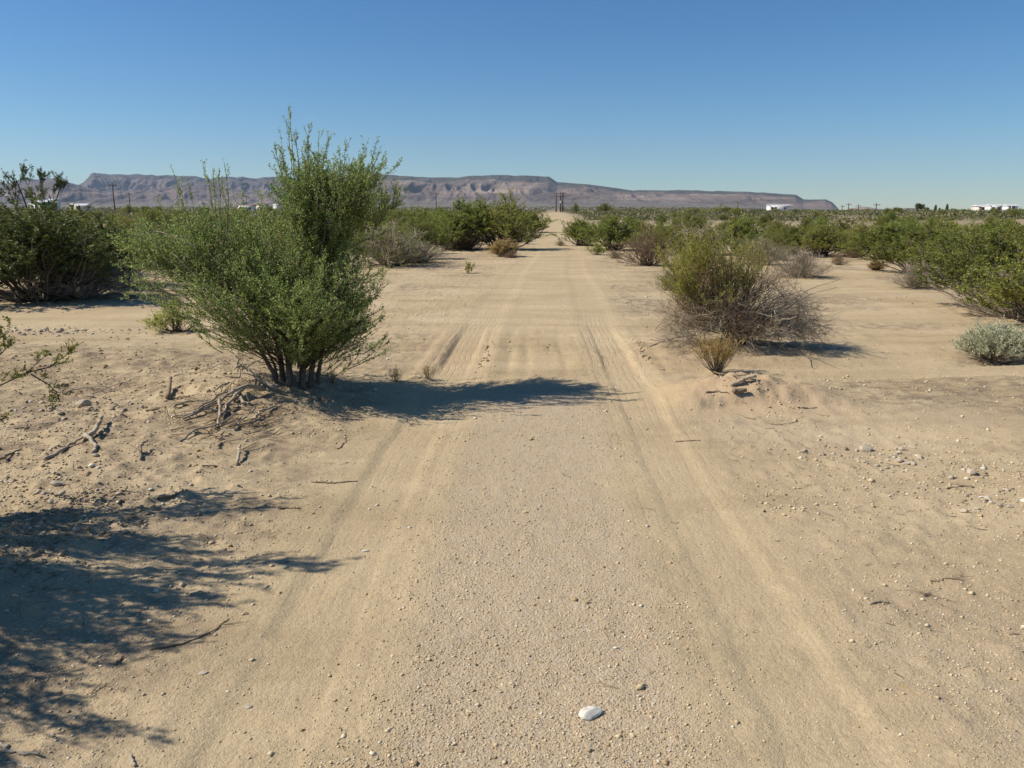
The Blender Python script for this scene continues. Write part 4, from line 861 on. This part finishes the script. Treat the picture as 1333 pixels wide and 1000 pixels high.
for e in ((20, 232), (80, 240), (45, 250)):
    p1 = px_to(e[0], e[1], by)-O; t = np.linspace(0, 1, 9)[:, None]; m1 = np.array([p1[0]*.2, 0, p1[2]*.6]); tubes(a, (2*t*(1-t)*m1+t*t*p1)[None], np.linspace(.035, .008, 9)[None], 6)
a.obj('trunk', M['bark'], mq)

# ------------------------------------------------------------------ scrub beyond: individual bushes, then the far mass
kinds = ['creo0', 'creo1', 'light0', 'light1', 'fresh1', 'light0', 'light1', 'straw0', 'creo0', 'creo1', 'rust0', 'half1', 'fresh2']
names = {'straw': 'dry grass tuft', 'creo': 'olive creosote bush', 'fresh': 'green creosote bush', 'light': 'pale green shrub', 'rust': 'brown dry shrub', 'half': 'half dead grey shrub'}
r2 = random.Random(77); placed = []
def far_bush(x, y, zone):
    for (a_, b_, c_) in placed:
        if (a_-x)**2+(b_-y)**2 < (c_*.75)**2: return
    kd = r2.choice(kinds); h = r2.uniform(.75, 1.25)*(1.25 if x < 0 else 1)*(.5 if kd[:-1] in ('rust', 'half', 'straw') else 1); wd = h*r2.uniform(1.1, 1.7); placed.append((x, y, wd))
    c = link_tree(PR[kd], (x, y, zt1(x, y)-.02), (wd, wd, h), r2.uniform(0, 6.3)); nm = names[kd[:-1]]
    tag(c, nm+' in the scrub '+zone, 'shrub', nm+'es '+zone if nm.endswith('bush') else nm+'s '+zone)
cnt = 0
while cnt < 640:
    y = 27*(230/27)**(r2.random()**.8); u = r2.uniform(-60, 1400); x = (u-666.5)/F*y; off = x-float(xc(y)); cnt += 1
    if len(placed) >= 290: break
    if off > 0 and off < 2.6+.02*y: continue
    if off <= 0 and off > -(2.4+.02*y): continue
    if y < 33 and 640 < u < 880: continue
    dist = 'near the road bend' if y < 45 else ('in the middle distance' if y < 90 else 'far away on the plain')
    far_bush(x, y, ('left of the road ' if off < 0 else 'right of the road ')+dist)
# far mass of scrub, one object
rng = np.random.default_rng(88); a = Acc(); n_ = 7500
yy = 100*(2600/100)**(rng.uniform(0, 1, n_)**1.25); xx = rng.uniform(-.72, .72, n_)*yy; k = np.abs(xx-xc(yy)) > 4.0; xx, yy = xx[k], yy[k]; n_ = len(xx); zz = zt(xx, yy)
sz = rng.uniform(.6, 1.6, n_)*(1+.6*(yy/1000))
m_ = 56; C0 = np.repeat(np.stack([xx, yy, zz], -1), m_, 0); ss = np.repeat(sz, m_)[:, None]
off = ball(rng, len(C0), .4)*np.array([.85, .85, .5])*ss; off[:, 2] = np.abs(off[:, 2]); pp = C0+off
leaves(a, rng, pp, unit(rng.normal(0, 1, pp.shape)), .22*ss[:, 0]*np.repeat(1+.8*(yy > 500), m_), .6)
tag(a.obj('far_scrub', M['farleaf']), 'far desert scrub covering the plain below the hills', 'scrub', kind='stuff')

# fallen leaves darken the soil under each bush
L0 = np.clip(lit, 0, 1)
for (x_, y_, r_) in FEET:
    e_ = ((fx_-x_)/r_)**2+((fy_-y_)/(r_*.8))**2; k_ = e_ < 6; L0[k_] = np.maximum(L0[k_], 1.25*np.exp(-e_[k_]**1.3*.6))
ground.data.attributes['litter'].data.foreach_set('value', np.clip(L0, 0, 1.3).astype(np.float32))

# ------------------------------------------------------------------ boxes for buildings
def box(acc, x0, x1, y0, y1, z0, z1):
    V = [(x0, y0, z0), (x1, y0, z0), (x1, y1, z0), (x0, y1, z0), (x0, y0, z1), (x1, y0, z1), (x1, y1, z1), (x0, y1, z1)]
    acc.add(V, [(0, 3, 2, 1), (4, 5, 6, 7), (0, 1, 5, 4), (1, 2, 6, 5), (2, 3, 7, 6), (3, 0, 4, 7)]); return acc
M['white'] = plain('white siding', (.74, .73, .70)); M['cream'] = plain('cream siding', (.60, .55, .46)); M['roofw'] = plain('pale metal roof', (.62, .62, .62), .4)
M['glass'] = plain('dark window', (.04, .05, .06), .15); M['green'] = plain('green paint', (.06, .16, .10)); M['roofb'] = plain('brown roof', (.22, .15, .11)); M['rubber'] = plain('rubber', (.02, .02, .02))
def house(u, D, wd, dp, h, label, wall='white', roof='roofw', nwin=3, rz=0, name='mobile_home', cat='mobile home', gable=.5, door=True, ribs=0):
    x, y, z = at(u, D); t = thing(name, (x, y, z), rz, label, cat)
    b = Acc(); box(b, -wd/2, wd/2, -dp/2, dp/2, -.3, h)
    for k in range(ribs): xx_ = -wd/2+(k+.5)*wd/ribs; box(b, xx_-.06, xx_+.06, -dp/2-.06, -dp/2-.002, 0, h-.02)
    b.obj('wall', M[wall], t)
    r = Acc(); e = .25; V = [(-wd/2-e, -dp/2-e, h+.003), (wd/2+e, -dp/2-e, h+.003), (wd/2+e, dp/2+e, h+.003), (-wd/2-e, dp/2+e, h+.003), (-wd/2-e, 0, h+gable), (wd/2+e, 0, h+gable)]
    r.add(V, [(0, 1, 5, 4), (2, 3, 4, 5)]); r.add(V, [(0, 4, 3), (1, 2, 5)]); r.add(V, [(3, 2, 1, 0)]); r.obj('roof', M[roof], t)
    for k in range(nwin):
        cx = -wd/2+(k+.5)*wd/nwin+(.25 if door else 0); f = Acc(); yy_ = -dp/2
        for q in ((cx-.62, cx-.5, .95, 2.0), (cx+.5, cx+.62, .95, 2.0), (cx-.5, cx+.5, .95, 1.05), (cx-.5, cx+.5, 1.9, 2.0)): box(f, q[0], q[1], yy_-.08, yy_-.003, q[2], q[3])
        fo = f.obj('window', M['white'], t); g_ = Acc(); box(g_, cx-.5, cx+.5, yy_-.05, yy_-.002, 1.05, 1.9); g_.obj('pane', M['glass'], fo)
    if door: d_ = Acc(); box(d_, -wd/2+.35, -wd/2+1.1, -dp/2-.05, -dp/2-.003, .1, 2.1); d_.obj('door', M['roofb'], t)
    return t
house(1012, 300, 7.2, 4, 2.5, 'white ribbed trailer home among the trees right of the mesa foot', ribs=9, nwin=2, gable=.35)
house(1279, 260, 5.4, 4, 2.2, 'cream mobile home with dark windows near the right edge', 'cream', 'roofw', 2)
house(1292, 255, 3.6, 3, 2.4, 'small white house beside the cream mobile home at the right', 'white', 'roofw', 2, door=False)
house(1314, 270, 3.4, 3, 2.0, 'white shed farthest right on the skyline', 'white', 'roofw', 1, name='shed', cat='shed')
house(52, 210, 3.4, 2.6, 2.4, 'low white shed left of the green trailer in the far left', 'white', 'roofw', 1, name='shed', cat='shed')
house(63, 200, 3.4, 2.6, 2.9, 'green walled trailer with pale roof in the far left', 'green', 'roofw', 1, name='trailer', cat='trailer')
house(73, 205, 1.8, 2.2, 3.3, 'small bright white hut right of the green trailer', 'white', 'roofw', 0, door=False, name='hut', cat='hut')
house(106, 200, 4.0, 3, 1.9, 'long low shed with grey metal roof in the far left', 'cream', 'roofw', 1, name='shed', cat='shed')
house(322, 330, 6, 4, 2.6, 'white house seen through the crown of the green tree', 'white', 'roofb', 2, name='house', cat='house')
house(342, 340, 4, 4, 2.8, 'cream house beside the white house behind the green tree', 'cream', 'roofb', 1, name='house', cat='house')
house(361, 320, 2.2, 3, 2.8, 'tall narrow white shed behind the green tree crown', 'white', 'roofw', 0, door=False, name='shed', cat='shed')
house(666, 420, 5, 4, 2.0, 'tiny pale shed beside the power poles at the far end of the road', 'cream', 'roofb', 1, name='shed', cat='shed')

# ------------------------------------------------------------------ power poles
def pole(u, D, vt, label, arm=True, group=None, r_=.15):
    x, y, z = at(u, D); h = ztop(vt, y)-z; t = thing('power_pole', (x, y, z), sr.uniform(-.3, .3), label, 'power pole', group)
    a = Acc(); tubes(a, np.array([[(0, 0, -.3), (0, 0, h*.5), (0, 0, h)]]), np.array([[r_*1.3, r_*1.1, r_*.8]]), 8); a.obj('post', M['pole'], t)
    if arm:
        a = Acc(); box(a, -1.2, 1.2, -.32, -.20, h-.9, h-.72); a.obj('crossarm', M['pole'], t)
        for q in (-1.05, -.4, .4, 1.05):
            a = Acc(); tubes(a, np.array([[(q, -.26, h-.72), (q, -.26, h-.52), (q, -.26, h-.45)]]), np.array([[.05, .07, .02]]), 6); a.obj('insulator', M['glass'], t)
    return t
pole(150, 230, 238, 'tallest power pole rising beside the left hills')
pole(170, 330, 250, 'thin power pole just right of the tallest left pole')
pole(568, 330, 250, 'lone power pole above the bushes right of the green tree')
pole(322, 360, 254, 'power pole beside the white house behind the green tree')
pole(1096, 420, 267, 'shortest of the four power poles right of the mesa')
pole(1104, 370, 264, 'second power pole right of the mesa foot')
pole(1117, 380, 266, 'third power pole right of the mesa, between two others')
pole(1140, 300, 264, 'thick power pole farthest right of the mesa row')
pole(1282, 420, 268, 'faint power pole above the houses near the right edge')
pole(960, 420, 262, 'small power pole before the mesa end')
pole(938, 430, 264, 'slim power pole before the middle of the right mesa')
# the H frame at the end of the road
x, y, z = at(729, 330); hf = thing('h_frame_pole', (x, y, z), .1, 'brown twin post power structure at the far end of the road', 'power pole')
h = ztop(250, y)-z
for q in (-1.6, 0.2, 1.1):
    a = Acc(); tubes(a, np.array([[(q, 0, -.3), (q, 0, h*.5), (q, 0, h*(1 if q > -1 else .93))]]), np.array([[.26, .23, .19]]), 8); a.obj('post', M['pole'], hf)
for zz_ in (h*.94, h*.78):
    a = Acc(); box(a, -2.6, 2.2, -.42, -.27, zz_-.1, zz_+.1); a.obj('crossarm', M['pole'], hf)
for k, q in enumerate((-.2, .5)):
    a = Acc(); tubes(a, np.array([[(q+.3, -.45, h*.42), (q+.3, -.45, h*.5), (q+.3, -.45, h*.56)]]), np.array([[.3, .32, .25]]), 10); a.obj('transformer', M['roofb'] if k else M['roofw'], hf)

# ------------------------------------------------------------------ distant trees on the skyline
def sky_tree(kind, u, D, wpx, vt, label):
    x, y, z = at(u, D); h = ztop(vt, y)-z; wd = wpx*y/F; c = link_tree(PR[kind], (x, y, z), (wd, wd, h), sr.uniform(0, 6)); return tag(c, label, 'tree')
sky_tree('creo1', 788, 190, 22, 265, 'round dark tree on the bank right of the power structure')
sky_tree('light0', 749, 230, 10, 265, 'slim pale green tree right of the power structure')
sky_tree('fresh0', 850, 200, 30, 272, 'green tree on the skyline left of the big half dead bush')
sky_tree('light1', 905, 150, 40, 272, 'pale green tree behind the big half dead bush')
sky_tree('light0', 945, 140, 52, 270, 'pale airy palo verde tree above the big half dead bush')
sky_tree('creo0', 990, 220, 26, 273, 'dark tree left of the ribbed white trailer')
sky_tree('light1', 1045, 200, 40, 274, 'pale green tree right of the ribbed white trailer')
sky_tree('creo2', 1075, 210, 26, 276, 'dark low tree under the end of the mesa')
sky_tree('creo1', 1165, 240, 26, 276, 'round tree left of the palms')
sky_tree('fresh1', 1240, 230, 16, 272, 'green bushy tree right of the cypress trees')
sky_tree('creo0', 1256, 240, 18, 279, 'low dark tree left of the cream mobile home')
sky_tree('fresh2', 1273, 280, 26, 277, 'green tree behind the cream mobile home')
sky_tree('creo1', 1328, 220, 24, 278, 'green tree at the right end of the skyline')
def cypress(u, D, vt, wd, label):
    rng = np.random.default_rng(int(u)); x, y, z = at(u, D); h = ztop(vt, y)-z; t = thing('cypress_tree', (x, y, z), 0, label, 'tree')
    a = Acc(); tubes(a, np.array([[(0, 0, -.2), (0, 0, h*.5), (0, 0, h*.9)]]), np.array([[.15, .1, .03]]), 6); a.obj('trunk', M['bark'], t)
    n_ = 3500; q = rng.uniform(0, 1, n_); an = rng.uniform(0, 6.28, n_); rad = wd*.5*np.sin(np.pi*np.clip(q*.9+.1, 0, 1))**.6*rng.uniform(.5, 1.05, n_)
    p = np.stack([np.cos(an)*rad, np.sin(an)*rad, .25+q*(h-.25)], -1); a = Acc(); leaves(a, rng, p, np.tile([0, 0, 1.], (n_, 1)), .16, .4, .5); a.obj('crown', M['dark'], t)
cypress(1217, 250, 267, .8, 'narrow cypress leftmost of the three dark spires')
cypress(1222.5, 255, 271, .7, 'shortest cypress between the two tall dark spires')
cypress(1232, 245, 266, .8, 'tallest narrow cypress, rightmost of the three dark spires')
def palm(u, D, vt, label, s=1.0):
    rng = np.random.default_rng(int(u)+5); x, y, z = at(u, D); h = ztop(vt, y)-z; t = thing('palm_tree', (x, y, z), 0, label, 'tree')
    a = Acc(); tubes(a, np.array([[(0, 0, -.2), (.08, 0, h*.5), (.05, 0, h-1.1*s)]]), np.array([[.28, .2, .17]]), 8); a.obj('trunk', M['twig'], t)
    n_ = 38; an = rng.uniform(0, 6.28, n_); el = rng.uniform(-.9, 1.3, n_); top_ = np.array([.05, 0, h-1.0*s]); r_ = 1.0*s
    p1 = top_+np.stack([np.cos(an)*np.cos(el), np.sin(an)*np.cos(el), np.sin(el)*.95], -1)*r_; P = curves(rng, np.tile(top_, (n_, 1)), p1, 6, -.18, .01)
    a = Acc(); tubes(a, P, taper(n_, 6, .03, .01), 3); p, d = leaf_pts(rng, P, 40, .15, 1); leaves(a, rng, p, d, .42*s, .14, .8); a.obj('crown', M['mesq'], t)
palm(1194, 250, 265, 'tall palm leftmost of the three on the right skyline'); palm(1199, 262, 266, 'tall palm standing close to the leftmost palm'); palm(1206, 270, 270, 'shorter palm on its own right of the palm pair', .8)

# ------------------------------------------------------------------ haze
hz = bpy.data.materials.new('haze'); hz.use_nodes = True; n = hz.node_tree.nodes; n.clear()
pv = n.new('ShaderNodeVolumePrincipled'); pv.inputs['Color'].default_value = (.62, .78, 1.0, 1); pv.inputs['Density'].default_value = 4.3e-5; pv.inputs['Anisotropy'].default_value = .2
om = n.new('ShaderNodeOutputMaterial'); hz.node_tree.links.new(pv.outputs[0], om.inputs['Volume'])
a = Acc(); zmin = float(ZZ.min())-1; box(a, -9400, 9400, -400, 9400, zmin, 560); tag(a.obj('haze', hz), 'thin pale blue desert haze over the plain and hills', 'haze', kind='stuff')

# the prototypes themselves leave the scene; only their placed copies stay
for p_ in PR.values():
    for ch in list(p_.children): bpy.data.objects.remove(ch)
    bpy.data.objects.remove(p_)
